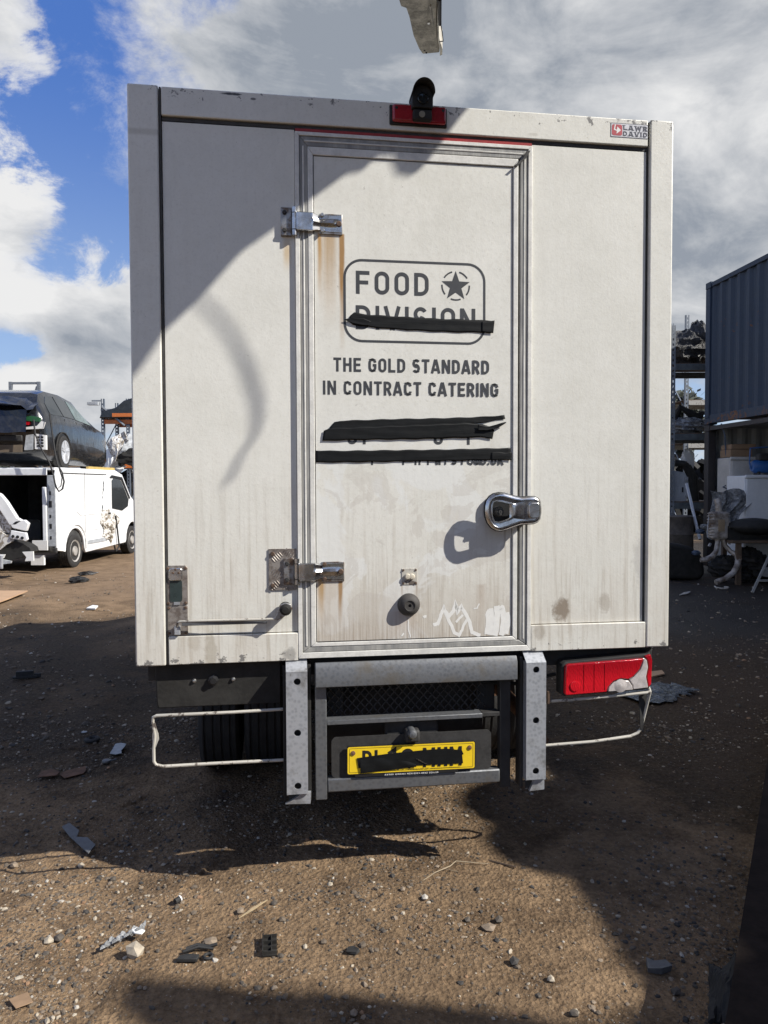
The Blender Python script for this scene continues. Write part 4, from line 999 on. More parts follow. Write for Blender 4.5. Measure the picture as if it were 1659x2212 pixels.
# the chassis leg that shows
def leg(Y, x0, x1, z=4.4): return (x0, Y, z), (x1, Y, z)
A = [AY(862, -25, 4.25), AY(946, -25, 4.25)]; Bq = [AY(884, 38, 4.52), AY(943, 30, 4.52)]; Cq = [AY(893, 78, 4.72), AY(944, 78, 4.72)]; D = [AY(905, 106, 4.84), AY(949, 102, 4.84)]; E_ = [AY(913, 117, 4.90), AY(949, 114, 4.90)]
rows = [A, Bq, Cq, D, E_]
vs = []; 
for a, c in rows: vs += [tuple(a), tuple(c), (c.x+.004, c.y, c.z+.10), (a.x+.01, a.y, a.z+.10)]
fs = [(4*i+k, 4*i+(k+1) % 4, 4*(i+1)+(k+1) % 4, 4*(i+1)+k) for i in range(4) for k in range(4)]+[(0, 3, 2, 1), (16, 17, 18, 19)]
cl = MB().add(vs, fs).build('chassis_leg', M_chalk, wr_, bevel=.006)
mb = MB(); vs = []
for (a, c), w in zip(rows, (.010, .010, .009, .016, .014)): vs += [(c.x+.004, c.y, c.z-.018), (c.x+.004+w, c.y, c.z-.012), (c.x+.004+w, c.y, c.z+.11), (c.x+.005, c.y, c.z+.11)]
MB().add(vs, fs).jit(.001).build('leg_flange', M_flange, wr_)
mb = MB().lathe([(.008, 0), (.008, -.004), (.0001, -.004)], (0, 0, 0), 'z', 10); q = AY(926, 49, 4.58); mb.xf(Matrix.Translation((q.x, q.y, q.z-.002)))
mb.build('leg_hole', M_white, cl)
for x, y in ((908, 108), (921, 103), (912, 113)):
    q = AY(x+9, y, 4.86); MB().lathe([(.006, 0), (.006, -.006), (.0001, -.006)], tuple(q), 'z', 8).build('leg_bolt', M_black, cl)
MB().prism([(AY(855, -12, 4.3).x, 4.22), (AY(945, -10, 4.3).x, 4.22), (AY(921, 14, 4.42).x, 4.40), (AY(893, 14, 4.42).x, 4.40), (AY(866, 4, 4.38).x, 4.36)], 4.355, 4.385, 'z').build('crossmember_lip', M_chalk, wr_, bevel=.004)
mb = MB().tube([AY(939, -12, 4.30)+Vector((.03, 0, -.03)), AY(943, 30, 4.5)+Vector((.02, 0, -.03)), AY(944, 42, 4.55)+Vector((.018, 0, -.03))], .010, 8); mb.build('brake_hose', M_black, wr_, smooth=True)
MB().tube([AY(946, 42, 4.55)+Vector((.018, 0, -.03)), AY(949, 60, 4.62)+Vector((.018, 0, -.03)), AY(951, 82, 4.70)+Vector((.018, 0, -.02)), AY(949, 90, 4.74)], .003, 6).build('brake_pipe', M_black, wr_, smooth=True)
MB().tube([AY(930, -8, 4.3)+Vector((0, 0, -.05)), AY(942, 36, 4.5)+Vector((-.02, 0, -.05))], .008, 6).build('leg_stay', M_chalk, wr_, smooth=True)
hs = [backF(x, y, X=2.5) for x, y in [(400, 610), (436, 652), (470, 685), (505, 735), (535, 800), (556, 870), (556, 915), (545, 950), (520, 980), (505, 1015), (490, 1046)]]
MB().tube([(1.7, 1.4, 5.0), (2.2, 1.6, 5.06)]+hs, [.007]*2+[.006, .006, .007, .008, .010, .010, .009, .008, .007, .008, .008], 10).build('hanging_hose', M_rubber, wr_, smooth=True)
fk = thing('lift_truck', 'yellow lift truck standing behind the camera with its forks raised', 'forklift', (1.0, -1.2, 0))
M_fy = mat('worn_yellow_paint', col=(.55, .33, .03), rough=.5, var=.4, vs=4)
for x in (-.45, .45): MB().box(x-.06, x+.06, -.1, .05, .1, 5.0).build('mast_rail', M_dark, fk)
MB().box(-.5, .5, .06, .12, 4.22, 4.6).build('fork_carriage', M_dark, fk)
for x in (-.35, .35): MB().box(x-.06, x+.06, .12, 3.0, 4.33, 4.385).build('fork', M_dark, fk)
MB().prism([(-2.9, .35), (-2.9, 1.2), (-1.6, 1.3), (-1.5, .9), (-.7, .9), (-.6, 1.2), (-.2, 1.2), (-.2, .35)], -.6, .6, 'x').build('body', M_fy, fk, bevel=.04)
for a in (-.52, .48):
    for c in (-2.0, -.5): MB().box(a, a+.06, c, c+.06, 1.15, 2.1).build('cab_post', M_dark, fk)
MB().box(-.6, .6, -2.1, -.4, 2.1, 2.16).build('overhead_guard', M_dark, fk)
for x in (-.62, .42):
    for y in (-.7, -2.4): tyre(MB(), x, x+.2, .35, (0, y, .35), 24).build('wheel', M_tyre, fk, smooth=True)

M_darkrust = mat('dark_rusty_steel', col=(.020, .014, .011), rough=.9, Specular_IOR_Level=.15, var=.5, vs=10, bump=.002)
# ---- steel beam lying along the right of the picture
p0, p1 = G(1585, 2230), G(1668, 1650); dv = (p1-p0); nr = Vector((dv.y, -dv.x, 0)).normalized()
sb = thing('steel_beam', 'dark rusty steel beam lying on the ground along the right edge', 'steel beam', (0, 0, 0))
pa = p0-dv*.6; pb = p1+dv*.5; Q = lambda k, z: [tuple(pa+nr*k+Vector((0, 0, z))), tuple(pb+nr*k+Vector((0, 0, z)))]
def beambox(k0, k1, z0, z1): return MB().add(Q(k0, z0)+Q(k1, z0)+Q(k1, z1)+Q(k0, z1), [(0, 1, 3, 2), (2, 3, 5, 4), (4, 5, 7, 6), (6, 7, 1, 0), (0, 2, 4, 6), (1, 7, 5, 3)])
beambox(0, .20, -.02, .012).build('lower_flange', M_dark, sb); beambox(.09, .11, .0125, .19).build('web', M_dark, sb); beambox(0, .20, .1905, .205).build('upper_flange', M_darkrust, sb)
o = MB().grid(lambda u, v: (G(1530+60*u, 2205-120*v).x+.0, G(1530, 2205-120*v).y, .0+.10*v*(1-v)*4*u+.01*math.sin(u*9+v*7)), 10, 10).jit(.004).build('rubber_mat', M_rubber); tag(o, 'crumpled black rubber mat lying against the rusty steel beam', 'mat'); 
md = o.modifiers.new('t', 'SOLIDIFY'); md.thickness = .012

# ---- right side rack and what is on it
M_upr = mat('galvanised_upright', col=(.24, .26, .28), rough=.5, metal=.4, var=.35, vs=20)
M_beamd = mat('grey_rack_beam', col=(.10, .115, .12), rough=.6, var=.4, vs=10)
M_wood = mat('weathered_wood', col=(.13, .09, .06), rough=.85, var=.45, vs=6)
M_bag = mat('black_sheeting', lambda b, put: (put('Base Color', b.mix(b.noise(6, 5), (.016, .016, .017), (.035, .035, .036))), put('Roughness', .38), put('Normal', b.bump(b.noise(7, 6, .65, None, 1.0), .08))))
M_clearp = mat('clear_plastic_sheet', lambda b, put: (put('Base Color', b.mix(b.noise(9, 6, .7, None, 1).sm(.4, .65), (.12, .125, .13), (.34, .35, .36))), put('Roughness', .22), put('Normal', b.bump(b.noise(12, 5, .6, None, 1.2), .05))))
def upright(mb, x, y, z1, w=.09, d=.07, z0=0):
    # C section with a row of punched slots: front face made as a ladder of strips
    n = int((z1-z0)/.10)
    mb.box(x, x+w*.34, y, y+.004, z0, z1); mb.box(x+w*.66, x+w, y, y+.004, z0, z1)
    for k in range(n): mb.box(x+w*.34, x+w*.66, y, y+.004, z0+k*.10, z0+k*.10+.055)
    mb.box(x, x+.004, y+.004, y+d, z0, z1); mb.box(x+w-.004, x+w, y+.004, y+d, z0, z1)
def rack(label, X0, X1, Y0, Y1, ups, shelves, z1, mb_beam, group, brace=True, xs_=None, name='storage_rack'):
    t = thing(name, label, 'rack', (X0, Y0, 0), 0, group)
    for x in (xs_ or (0, X1-X0)):
        for y in (0, Y1-Y0):
            mb = MB(); upright(mb, x, y, z1[0] if isinstance(z1, tuple) else z1); mb.build('upright', ups, t)
        if brace:
            z = .3
            while z < (z1 if not isinstance(z1, tuple) else z1[0])-1: MB().tube([(x+.05, .05, z), (x+.05, Y1-Y0, z+.8)], .015, 5).build('brace', ups, t); z += .8
    for z in shelves:
        for y in (-.01, Y1-Y0+.07): MB().box(.09, X1-X0, y, y+.05, z-.12, z).build('shelf_beam', mb_beam, t, bevel=.004)
        MB().box(.0, X1-X0, .05, Y1-Y0+.06, z+.002, z+.025).build('shelf_board', M_wood, t)
    return t
RY = 14.25
rz_ = lambda y, Y=RY: CAM_H+(1049.4-y)/1600*Y
rack('grey metal rack between the truck and the container, loaded with scrap', AY(1448, 900, RY).x, 8.6, RY, RY+1.0, M_upr, [rz_(790), rz_(940), rz_(1088)], rz_(708), M_beamd, 'storage racks at the back of the yard')
def lump(name, label, cat, pts, m, group=None, sub=1, amp=.03, parent=None, n=(18, 12)):
    # irregular bundle: ellipsoid (centre, radii) folded with noise
    mb = MB()
    (cx, cy, cz), (rx, ry, rz2) = pts; sd = random.random()*20
    def f(u, v):
        a = 2*PI*u; e = PI*(v-.5); ca = math.cos(e)
        k = 1+amp*math.sin(a*5+sd+e*3)+amp*.8*math.sin(a*11+e*7+sd*2)+amp*.7*math.sin(e*13+a*2)
        return (cx+rx*ca*math.cos(a)*k, cy+ry*ca*math.sin(a)*k, max(cz+rz2*math.sin(e)*k, cz-rz2*.92))
    mb.grid(f, n[0]*2, n[1]*2)
    o = mb.build(name, m, parent, smooth=True)
    if label: tag(o, label, cat, group)
    return o
sy = RY+.5
lump('wrapped_bundle', 'black sheeted bundle on the top shelf of the right rack', 'bundle', ((AY(1492, 0, sy).x, sy, rz_(790)+.16+.20), (.42, .4, .36)), M_bag, amp=.07)
lump('wrapped_bundle', 'tall black sheeted hump on the top shelf tight against the container', 'bundle', ((AY(1512, 0, sy).x, sy-.05, rz_(790)+.42), (.22, .35, .46)), M_bag, amp=.06)
lump('plastic_wrap', 'crumpled clear plastic wrap on the middle shelf of the right rack', 'plastic wrap', ((AY(1488, 0, sy).x, RY+.3, rz_(940)+.17), (.33, .3, .16)), M_clearp, amp=.10)
# bumpers and panels jumbled above the middle shelf
def arcbar(label, pts, r, m, name='car_bumper', cat='bumper', group=None, flat=1.0):
    mb = MB().tube(pts, r, 8); o = mb.build(name, m, smooth=True); return tag(o, label, cat, group)
arcbar('dark bumper lying above the clear plastic on the middle shelf of the right rack', [AY(1458, 905, RY+.4), AY(1470, 880, RY+.3), AY(1490, 893, RY+.25), AY(1512, 902, RY+.3)], .07, M_darkp, group='loose bumpers on the right rack')
arcbar('dark bumper end sticking up at the right end of the middle shelf', [AY(1508, 925, RY+.4), AY(1511, 905, RY+.35), AY(1516, 888, RY+.3)], .06, M_darkp, group='loose bumpers on the right rack')
ds = thing('car_door_shell', 'bare silver car door standing on the low shelf of the right rack', 'car door', tuple(AY(1458, 1088, RY+.1)))
M_silver = mat('silver_door_skin', col=(.36, .38, .40), rough=.4, var=.25, vs=4)
MB().prism([(-.12, 0), (.20, 0), (.27, .15), (.28, .42), (.20, .60), (-.12, .66)], 0, .07, 'y').build('door_skin', M_silver, ds, bevel=.02)
for x, z in ((.20, .45), (.22, .14)): MB().box(x-.02, x+.04, -.03, 0, z, z+.07).build('hinge', M_galv, ds)
MB().prism([(.13, .22), (.16, .22), (.16, .32), (.13, .32)], -.006, -.001, 'y').build('keyhole_slot', M_black, ds)
for i, (a, r) in enumerate(((0, .07), (.12, .06), (.22, .055))):
    arcbar(['black plastic bumper curving over the silver door shell', 'black plastic bumper second from the silver door shell', 'black plastic bumper nearest the container post on the low shelf'][i],
           [AY(1458+6*i, 1000+4*i, RY+.15+a), AY(1478+5*i, 1002+3*i, RY+.1+a), AY(1492+5*i, 1030, RY+.12+a), AY(1494+5*i, 1085, RY+.15+a)], r, M_darkp, group='loose bumpers on the right rack')
lump('sheet_metal', 'small white body panel propped high on the low shelf of the right rack', 'body panel', ((AY(1497, 0, sy).x, sy, rz_(995)), (.13, .05, .22)), M_white, amp=.08)
o = MB().tube([AY(1483, 1045, RY-.4), AY(1512, 1165, RY-1.0)], .028, 6).build('steel_bar', M_galv); tag(o, 'long galvanised bar leaning down from the right rack', 'bar')
o = MB().lathe([(.0001, 0), (.27, 0), (.28, .02), (.275, .28), (.285, .30), (.275, .32), (.275, .6), (.285, .62), (.26, .64), (.0001, .63)], tuple(AY(1463, 1188, 13.7)-Vector((0, 0, .0))), 'z', 20).build('oil_drum', mat('rusted_drum', col=(.10, .085, .07), rough=.8, var=.5, vs=5), smooth=True); tag(o, 'brown rusted drum standing below the right rack', 'drum')
dp = AY(1463, 1188, 13.7).z
o = MB().box(5.15, 5.62, 13.4, 14.05, -.01, dp-.002).build('timber_block', M_dark, bevel=.02); tag(o, 'dark timber block under the brown rusted drum', 'block')
q = AY(1470, 0, 12.7).x; tk = MB().prism([(q-.42, 0), (q+.30, 0), (q+.40, .12), (q+.36, .40), (q+.16, .58), (q-.20, .62), (q-.42, .55)], 12.4, 12.95, 'y').jit(.02).build('plastic_tank', M_darkp, bevel=.07, seg=4); tag(tk, 'dark dented plastic tank on the ground beside the truck corner', 'tank')
# exhaust
Zp = lambda x, y, Yd: AY((2700+x/3.685)/1.8228, (1800+y/3.685)/1.8228, Yd)
ex = thing('exhaust_system', 'steel twin pipe exhaust silencer leaning in front of the open container', 'exhaust', (0, 0, 0))
M_exh = mat('heat_stained_steel', lambda b, put: (put('Base Color', b.mix(b.noise(5, 6, .65).sm(.35, .65), (.50, .46, .41), (.13, .095, .07))), put('Metallic', .15), put('Roughness', .4)))
EY = 11.95; a = Zp(340, 790, EY); c = Zp(610, 1190, EY); wq, hq = c.x-a.x, a.z-c.z
cx_, cz_ = (a.x+c.x)/2, (a.z+c.z)/2
prof = []
for i in range(41):
    t = i/40; z = cz_-hq/2+hq*t; e = min(1, min(t, 1-t)/.10); rr = (.72+.28*math.sin(e*PI/2)); rib = .022*(abs((t*9) % 1-.5) < .22)
    prof.append((rr, z, rib))
mb = MB().grid(lambda u, v: (cx_+(wq/2+prof[round(v*40)][2])*prof[round(v*40)][0]*math.copysign(abs(math.cos(2*PI*u))**.6, math.cos(2*PI*u)), EY+.09*math.copysign(abs(math.sin(2*PI*u))**.6, math.sin(2*PI*u))*prof[round(v*40)][0], prof[round(v*40)][1]), 32, 40)
mb.build('silencer_box', M_exh, ex, smooth=True)
MB().prism(rrect(cx_-.045, cx_+.05, cz_-.09, cz_+.10, .01), EY-.115, EY-.09, 'y').build('heat_plate', mat('straw_stained_steel', col=(.32, .24, .15), rough=.5), ex)
for sg in (-1, 1): MB().tube([(cx_+sg*(wq/2+.01), EY-.02, cz_+hq*.38), (cx_+sg*(wq/2+.035), EY-.02, cz_-.1), (cx_+sg*(wq/2+.03), EY-.02, cz_-hq*.42), (cx_+sg*wq*.38, EY-.02, cz_-hq*.5)], .010, 6).build('seam_flange', M_galv, ex, smooth=True)
MB().tube([Zp(470, 1180, EY), Zp(462, 1250, EY), Zp(440, 1370, EY-.05), Zp(380, 1450, EY-.1), Zp(290, 1490, EY-.15), Zp(215, 1492, EY-.15)], [.036, .036, .038, .048, .048, .036], 12).build('tail_pipe', M_exh, ex, smooth=True)
MB().tube([Zp(545, 1180, EY), Zp(570, 1280, EY), Zp(650, 1370, EY-.05), Zp(735, 1410, EY-.1), Zp(765, 1480, EY-.15), Zp(750, 1570, EY-.2), Zp(690, 1680, EY-.28), Zp(580, 1760, EY-.35), Zp(440, 1815, EY-.4)], [.034, .034, .036, .048, .050, .046, .044, .042, .042], 12).build('tail_pipe', M_exh, ex, smooth=True)
MB().tube([Zp(485, 800, EY), Zp(478, 720, EY), Zp(470, 650, EY+.03), Zp(450, 610, EY+.05)], .05, 10).build('inlet_pipe', M_exh, ex, smooth=True)
for x, y in ((360, 1250), (650, 1220)): MB().tube([Zp(x, y, EY-.02), Zp(x-20, y+40, EY)], .022, 6).build('hanger', M_galv, ex)
pt = Zp(600, 480, 12.3); pb = Zp(640, 990, 12.25); hgt = pt.z-pb.z
o = MB().grid(lambda u, v: (pt.x-.28+(.62-.16*v+.06*math.sin(v*7))*u+.05*math.sin(v*5)+.04*v, pt.y+.03*math.sin(u*15+v*2)+.012*math.sin(u*33+v*5)-.08*math.sin(v*PI)*(u-.5), pt.z-.03*math.sin(u*7)-hgt*v*(1-.05*math.sin(u*5+1))), 40, 26).jit(.002).build('plastic_sheet', M_clearp, smooth=True); tag(o, 'crumpled clear plastic sheet hanging behind the exhaust silencer', 'plastic sheet')
# white goods
def cab(label, x0, x1, y0, y1, z0, z1, m, name='fridge', cat='fridge'):
    t = thing(name, label, cat, (x0, y0, z0)); MB().box(0, x1-x0, 0, y1-y0, 0, z1-z0).build('cabinet', m, t, bevel=.015)
    MB().box(-.005, x1-x0+.005, -.05, -.003, z1-z0-.04, z1-z0+.01).build('top_edge', m, t, bevel=.006); MB().box(.02, x1-x0-.02, -.03, -.006, .05, z1-z0-.05).build('front_panel', m, t, bevel=.008); return t
M_wg = mat('white_enamel', col=(.66, .68, .69), rough=.4, var=.10, vs=3); M_bg = mat('beige_panel', col=(.48, .46, .42), rough=.55, var=.2, vs=3)
cab('white fridge cabinet with a blue compressor on its top, by the open container', AY(1623, 0, 12.3).x, AY(1623, 0, 12.3).x+.85, 12.3, 12.95, .1, rz_(1030, 12.3), M_wg)
cab('tall beige cabinet with cardboard boxes stacked on it, behind the white fridge', AY(1590, 0, 13.0).x, AY(1590, 0, 13.0).x+.6, 13.0, 13.5, .1, rz_(991, 13.0), M_bg, 'tall_cabinet', 'cabinet')
M_card = mat('cardboard', col=(.26, .17, .10), rough=.85, var=.2, vs=5)
for i, (xa, xb, ya, yb) in enumerate(((1592, 1640, 990, 973), (1594, 1648, 972.6, 962))):
    q = thing('cardboard_box', ['lower brown cardboard box on the beige cabinet', 'upper flat brown cardboard box on the beige cabinet'][i], 'box', (AY(xa, 0, 13.0).x, 13.02, rz_(ya, 13.0)), 0, 'cardboard boxes on the beige cabinet')
    w_, h_ = AY(xb, 0, 13).x-AY(xa, 0, 13).x, rz_(yb, 13)-rz_(ya, 13)
    MB().box(0, w_, 0, .4, .002, h_-.004).build('carton', M_card, q, bevel=.004); MB().box(.005, w_-.005, -.002, .3, h_-.003, h_).build('flap', M_card, q)
cp = thing('air_compressor', 'blue air compressor tank on top of the white fridge', 'compressor', (AY(1640, 0, 12.5).x, 12.55, rz_(1030, 12.3)+.015))
MB().lathe([(.0001, 0), (.08, .01), (.11, .05), (.11, .5), (.08, .54), (.0001, .55)], (0, 0, .14), 'x', 20).build('tank', M_blue, cp, smooth=True)
MB().box(.1, .45, -.08, .08, .24, .36).build('motor', M_dark, cp, bevel=.02); MB().tube([(0, 0, .1), (-.03, 0, .2), (-.02, 0, .45), (.3, 0, .47)], .012, 6).build('handle', M_blue, cp, smooth=True)
for x in (.08, .45): MB().box(x, x+.04, -.08, .08, .0, .05).build('foot', M_dark, cp)
# dark heap of bumpers, bench
o = lump('wheel_arch_liner', 'domed black wheel arch liner resting on the black crate', 'arch liner', (tuple(Zp(985, 1010, 11.9)), (.42, .3, .14)), M_darkp, amp=.01)
a = Zp(640, 1000, 11.8); c = Zp(1300, 1200, 11.8)
q = thing('parts_crate', 'long black open crate on the low bench right of the exhaust', 'crate', (a.x, 11.8, c.z))
hh_ = a.z-c.z; ww_ = c.x-a.x
MB().box(0, ww_, 0, .02, 0, hh_*.8).build('front_panel', M_darkp, q); MB().box(-.02, ww_, -.03, .03, hh_*.82, hh_).build('rim', M_darkp, q, bevel=.01); MB().box(0, ww_, .5, .52, 0, hh_).build('back_panel', M_darkp, q); MB().box(0, .02, .03, .48, 0, hh_).build('end_panel', M_darkp, q); MB().box(.03, ww_, .03, .48, 0, .02).build('base', M_darkp, q)
for k in range(5): MB().box(.15+k*.35, .17+k*.35, -.015, -.001, .02, hh_*.78).build('rib', M_darkp, q)
bn = thing('low_bench', 'low wooden bench under the black crate', 'bench', (a.x, 11.7, 0)); bz = c.z
for k in range(3): MB().box(0, 1.9, .02+k*.22, .22+k*.22, bz-.05, bz-.004).build('plank', M_wood, bn, bevel=.004)
for x in (.1, 1.7): MB().box(x, x+.07, .05, .12, 0, bz-.052).build('leg', M_wood, bn); MB().box(x, x+.07, .55, .62, 0, bz-.052).build('leg', M_wood, bn)
for i, (x, y, r) in enumerate(((700, 1560, .16), (900, 1480, .20), (1060, 1600, .22), (560, 1600, .2), (840, 1700, .14))):
    lump('scrap_casting', ['dark scrap casting under the bench nearest the tail pipe', 'dark scrap casting in the middle under the bench', 'dark scrap casting under the bench by the ladder', 'ribbed dark scrap behind the left tail pipe', 'small dark scrap lump on the ground in front of the bench'][i], 'scrap part', (tuple(Zp(x, y, 12.1)-Vector((0, 0, .0))), (r*1.2, r, r*.9)), M_darkp, 'scrap parts under the bench', amp=.10)
for i, (x, y, m, lab) in enumerate(((205, 1080, M_bluedull, 'pale blue plastic scrap beside the exhaust silencer'), (150, 1390, M_bluedull, 'small blue bottle on the ground left of the exhaust'), (270, 1010, M_clearp, 'torn pale rag left of the exhaust silencer'), (660, 1470, M_redm, 'dark red lamp fragment behind the bent tail pipe'))):
    lump('loose_part', lab, 'scrap part', (tuple(Zp(x, y, 12.2)), (.07, .06, .04)), m, 'small scrap round the exhaust', amp=.14, n=(8, 6))
ld = thing('step_ladder', 'aluminium step ladder standing open at the right edge', 'ladder', (0, 0, 0))
la, lb = Zp(965, 1965, 10.9), Zp(1215, 1430, 11.1); dv = lb-la
M_ladder = mat('ladder_alloy', col=(.30, .30, .28), rough=.5, metal=.3)
for dx_ in (0, .42): MB().tube([la+Vector((dx_, .0, 0)), la+dv*2.2+Vector((dx_*.8, 0, 0))], .022, 4).build('stile', M_ladder, ld)
for dx_ in (.1, .50): MB().tube([la+Vector((dx_+.5, .35, 0)), la+dv*2.2+Vector((dx_*.8, .02, 0))], .020, 4).build('rear_stile', M_ladder, ld)
for k in range(1, 6): 
    q = la+dv*(.32*k); MB().box(q.x-.0, q.x+.42, q.y-.04, q.y+.04, q.z-.01, q.z+.012).build('tread', M_ladder, ld)
o = MB().tube([AY(1558, 915, 13.2), AY(1566, 940, 13.2), AY(1568, 980, 13.2), AY(1574, 1010, 13.2), AY(1573, 1045, 13.2), AY(1562, 1052, 13.1), AY(1575, 1058, 13.1)], .012, 6).build('hanging_cable', M_blue, smooth=True); o.data.materials[0] = M_bluedull; tag(o, 'thin cable hanging down the pale corrugated end wall', 'cable')
o = MB().tube([Zp(420, 1875, 11.2), Zp(440, 1890, 11.15), Zp(520, 1905, 11.1), Zp(600, 1905, 11.1), Zp(620, 1890, 11.15), Zp(560, 1885, 11.2)], .012, 6).build('wire_loop', M_cream, smooth=True); tag(o, 'bent pale wire loop on the ground below the tail pipe', 'wire')
def shard(name, label, cat, pts, th, m, group=None, z=.0, lift=.012, jit=.0):
    q = [G(*p) for p in pts]; cx = sum(p.x for p in q)/len(q); cy_ = sum(p.y for p in q)/len(q); h = gz(cx, cy_)+lift
    mb = MB().prism([(p.x-cx, p.y-cy_) for p in q], 0, th, 'z')
    if jit: mb.jit(jit)
    o = mb.build(name, m, bevel=min(.002, th*.3)); o.location = (cx, cy_, h); return tag(o, label, cat, group)
shard('litter_scrap', 'torn pale litter on the wet mud right of the truck, nearer the tank', 'litter', [(1467, 1288), (1478, 1282), (1492, 1280), (1486, 1285)], .01, M_cream)

# second rack behind, a tree beyond
rack('tall galvanised rack seen through the gap beside the container', AY(1489, 0, 19).x, AY(1489, 0, 19).x+3, 19, 20, M_upr, [rz_(868, 19), rz_(960, 19)], rz_(770, 19)+1, M_cream, 'storage racks at the back of the yard')
M_leaf = mat('dark_leaf', col=(.035, .042, .03), rough=.7, var=.5, vs=2); M_bark = mat('bark', col=(.06, .045, .035), rough=.9)
def tree(label, x, y, h, r, n, group='trees beyond the yard'):
    t = thing('tree', label, 'tree', (x, y, 0), 0, group)
    MB().tube([(0, 0, 0), (.05*h*.2, 0, h*.4), (0, .1, h*.8)], [.04*h, .03*h, .012*h], 8).build('trunk', M_bark, t, smooth=True)
    mb = MB(); cl = [(random.gauss(0, r*.5), random.gauss(0, r*.5), h*(.72+random.gauss(0, .13))) for _ in range(16)]
    for k in range(n):
        c = random.choice(cl); s_ = .20*r*random.uniform(.5, 1.1); p = Vector([c[i]+random.gauss(0, r*.2) for i in range(3)]); a = Vector([random.gauss(0, 1) for _ in range(3)]).normalized()*s_; d = a.orthogonal().normalized()*s_*.6
        mb.add([p-a, p-d, p+a, p+d], [(0, 1, 2, 3)])
    o = mb.build('crown', M_leaf, t); o['kind'] = 'stuff'
    for k in range(5):
        c = cl[k]; MB().tube([(0, 0, h*.45), tuple(Vector(c)*.6+Vector((0, 0, h*.2))), c], [.018*h, .01*h, .004*h], 5).build('limb', M_bark, t)
tree('dark leafy tree far behind the gap between rack and container', 20.0*.83, 41, 6.9, 1.5, 1500)
tree('dark leafy tree beyond the left racks, hidden low behind the van', -23, 46, 4.4, 1.7, 900)

# ---- left: van with a black car on its roof
M_vw = mat('dirty_white_van_paint', lambda b, put: (put('Base Color', b.mix((b.noise(1.5, 6, .6)*.6+b.noise(12, 5, .7)*.4).sm(.35, .68), (.70, .71, .71), (.80, .81, .81))), put('Roughness', .3), put('Normal', b.bump(b.noise(3, 4), .01))))
M_inner = mat('dark_van_interior', col=(.045, .045, .045), rough=.9, var=.6, vs=3)
def wheel(parent, x, y, z, r, w, rimm, spokes=0, side=1, name='wheel'):
    t = tyre(MB(), -w/2, w/2, r, (0, 0, 0), 30).build(name, M_tyre, parent, smooth=True); t.location = (x, y, z)
    s_ = side*w/2
    if spokes:
        MB().lathe([(r*.70, s_*.9), (r*.72, s_*1.02), (r*.66, s_*1.02), (r*.63, s_*.2)], (0, 0, 0), 'x', 30).build('rim', rimm, t, smooth=True)
        for k in range(spokes):
            a = 2*PI*k/spokes+.3
            for d in (-.10, .10):
                MB().tube([(s_*.95, math.cos(a+d*.5)*r*.10, math.sin(a+d*.5)*r*.10), (s_*.98, math.cos(a+d)*r*.66, math.sin(a+d)*r*.66)], r*.045, 6).build('spoke', rimm, t)
        MB().lathe([(r*.14, s_*.75), (r*.13, s_*1.0), (.0001, s_*1.02)], (0, 0, 0), 'x', 14).build('hub_cap', rimm, t, smooth=True)
        MB().lathe([(r*.5, 0), (r*.5, s_*.2), (.0001, s_*.25)], (0, 0, 0), 'x', 20).build('brake_disc', M_dark, t)
    else:
        MB().lathe([(r*.68, s_*.75), (r*.66, s_*.95), (r*.58, s_*.80), (r*.50, s_*.70), (r*.30, s_*.78), (r*.28, s_*1.0), (r*.15, s_*1.02), (.0001, s_*1.0)], (0, 0, 0), 'x', 30).build('rim', rimm, t, smooth=True)
    return t
van = thing('wrecked_van', 'white panel van with its back doors gone, the black car sitting on its roof', 'van', (-6.15, 13.9, 0), -.03)
W_ = 1.85
arch = lambda c, r, n=10: [(c+r*math.cos(PI*i/n), .36+r*math.sin(PI*i/n)) for i in range(n+1)]
prof = [(0, .48), (0, 1.80), (.06, 1.93), (.2, 1.97), (2.85, 1.97), (3.25, 1.88), (3.75, 1.38), (4.1, 1.2), (4.6, 1.02), (4.72, .7), (4.70, .36)]+arch(3.85, .40)+[(3.40, .30), (1.25, .26)]+arch(.78, .42)+[(.30, .36), (0, .40)]
for x0, x1 in ((-.05, 0), (-W_, -W_+.05)):
    MB().prism(prof, x0, x1, 'x').build('body_side', M_vw, van, bevel=.012)
MB().box(-W_+.05, -.05, .05, 2.95, 1.92, 1.968).build('roof', M_vw, van); MB().box(-W_+.05, -.05, .05, 3.4, .42, .48).build('load_floor', M_inner, van)
MB().box(-W_+.06, -.06, 2.4, 2.45, .48, 1.9).build('bulkhead', M_inner, van); MB().box(-W_+.052, -W_+.07, .1, 2.4, .5, 1.9).build('lining', M_inner, van); MB().box(-.07, -.052, .1, 2.4, .5, 1.9).build('lining', M_inner, van)
MB().prism([(2.95, 1.93), (3.3, 1.85), (3.8, 1.34), (4.15, 1.17), (4.62, 1.0), (4.70, .6), (4.65, .35), (4.55, .35), (4.5, .9), (3.8, 1.2), (3.2, 1.78)], -W_+.05, -.05, 'x').build('bonnet', M_vw, van)
MB().prism([(2.62, 1.12), (2.62, 1.74), (2.75, 1.80), (3.15, 1.74), (3.60, 1.30), (3.55, 1.14), (3.2, 1.05)], .001, .012, 'x').build('cab_window', M_glass, van, bevel=.004)
MB().prism([(2.5, 1.80), (2.62, 1.86), (3.2, 1.82), (3.68, 1.34), (3.64, 1.31), (3.17, 1.76), (2.7, 1.80)], .001, .02, 'x').build('window_seal', M_black, van)
MB().tube([(.0, 2.32, .34), (.004, 2.32, 1.90)], .006, 4).build('door_gap', M_seal, van)
MB().box(-.0, .012, .25, 2.3, 1.86, 1.875).build('roof_gutter', M_seal, van)
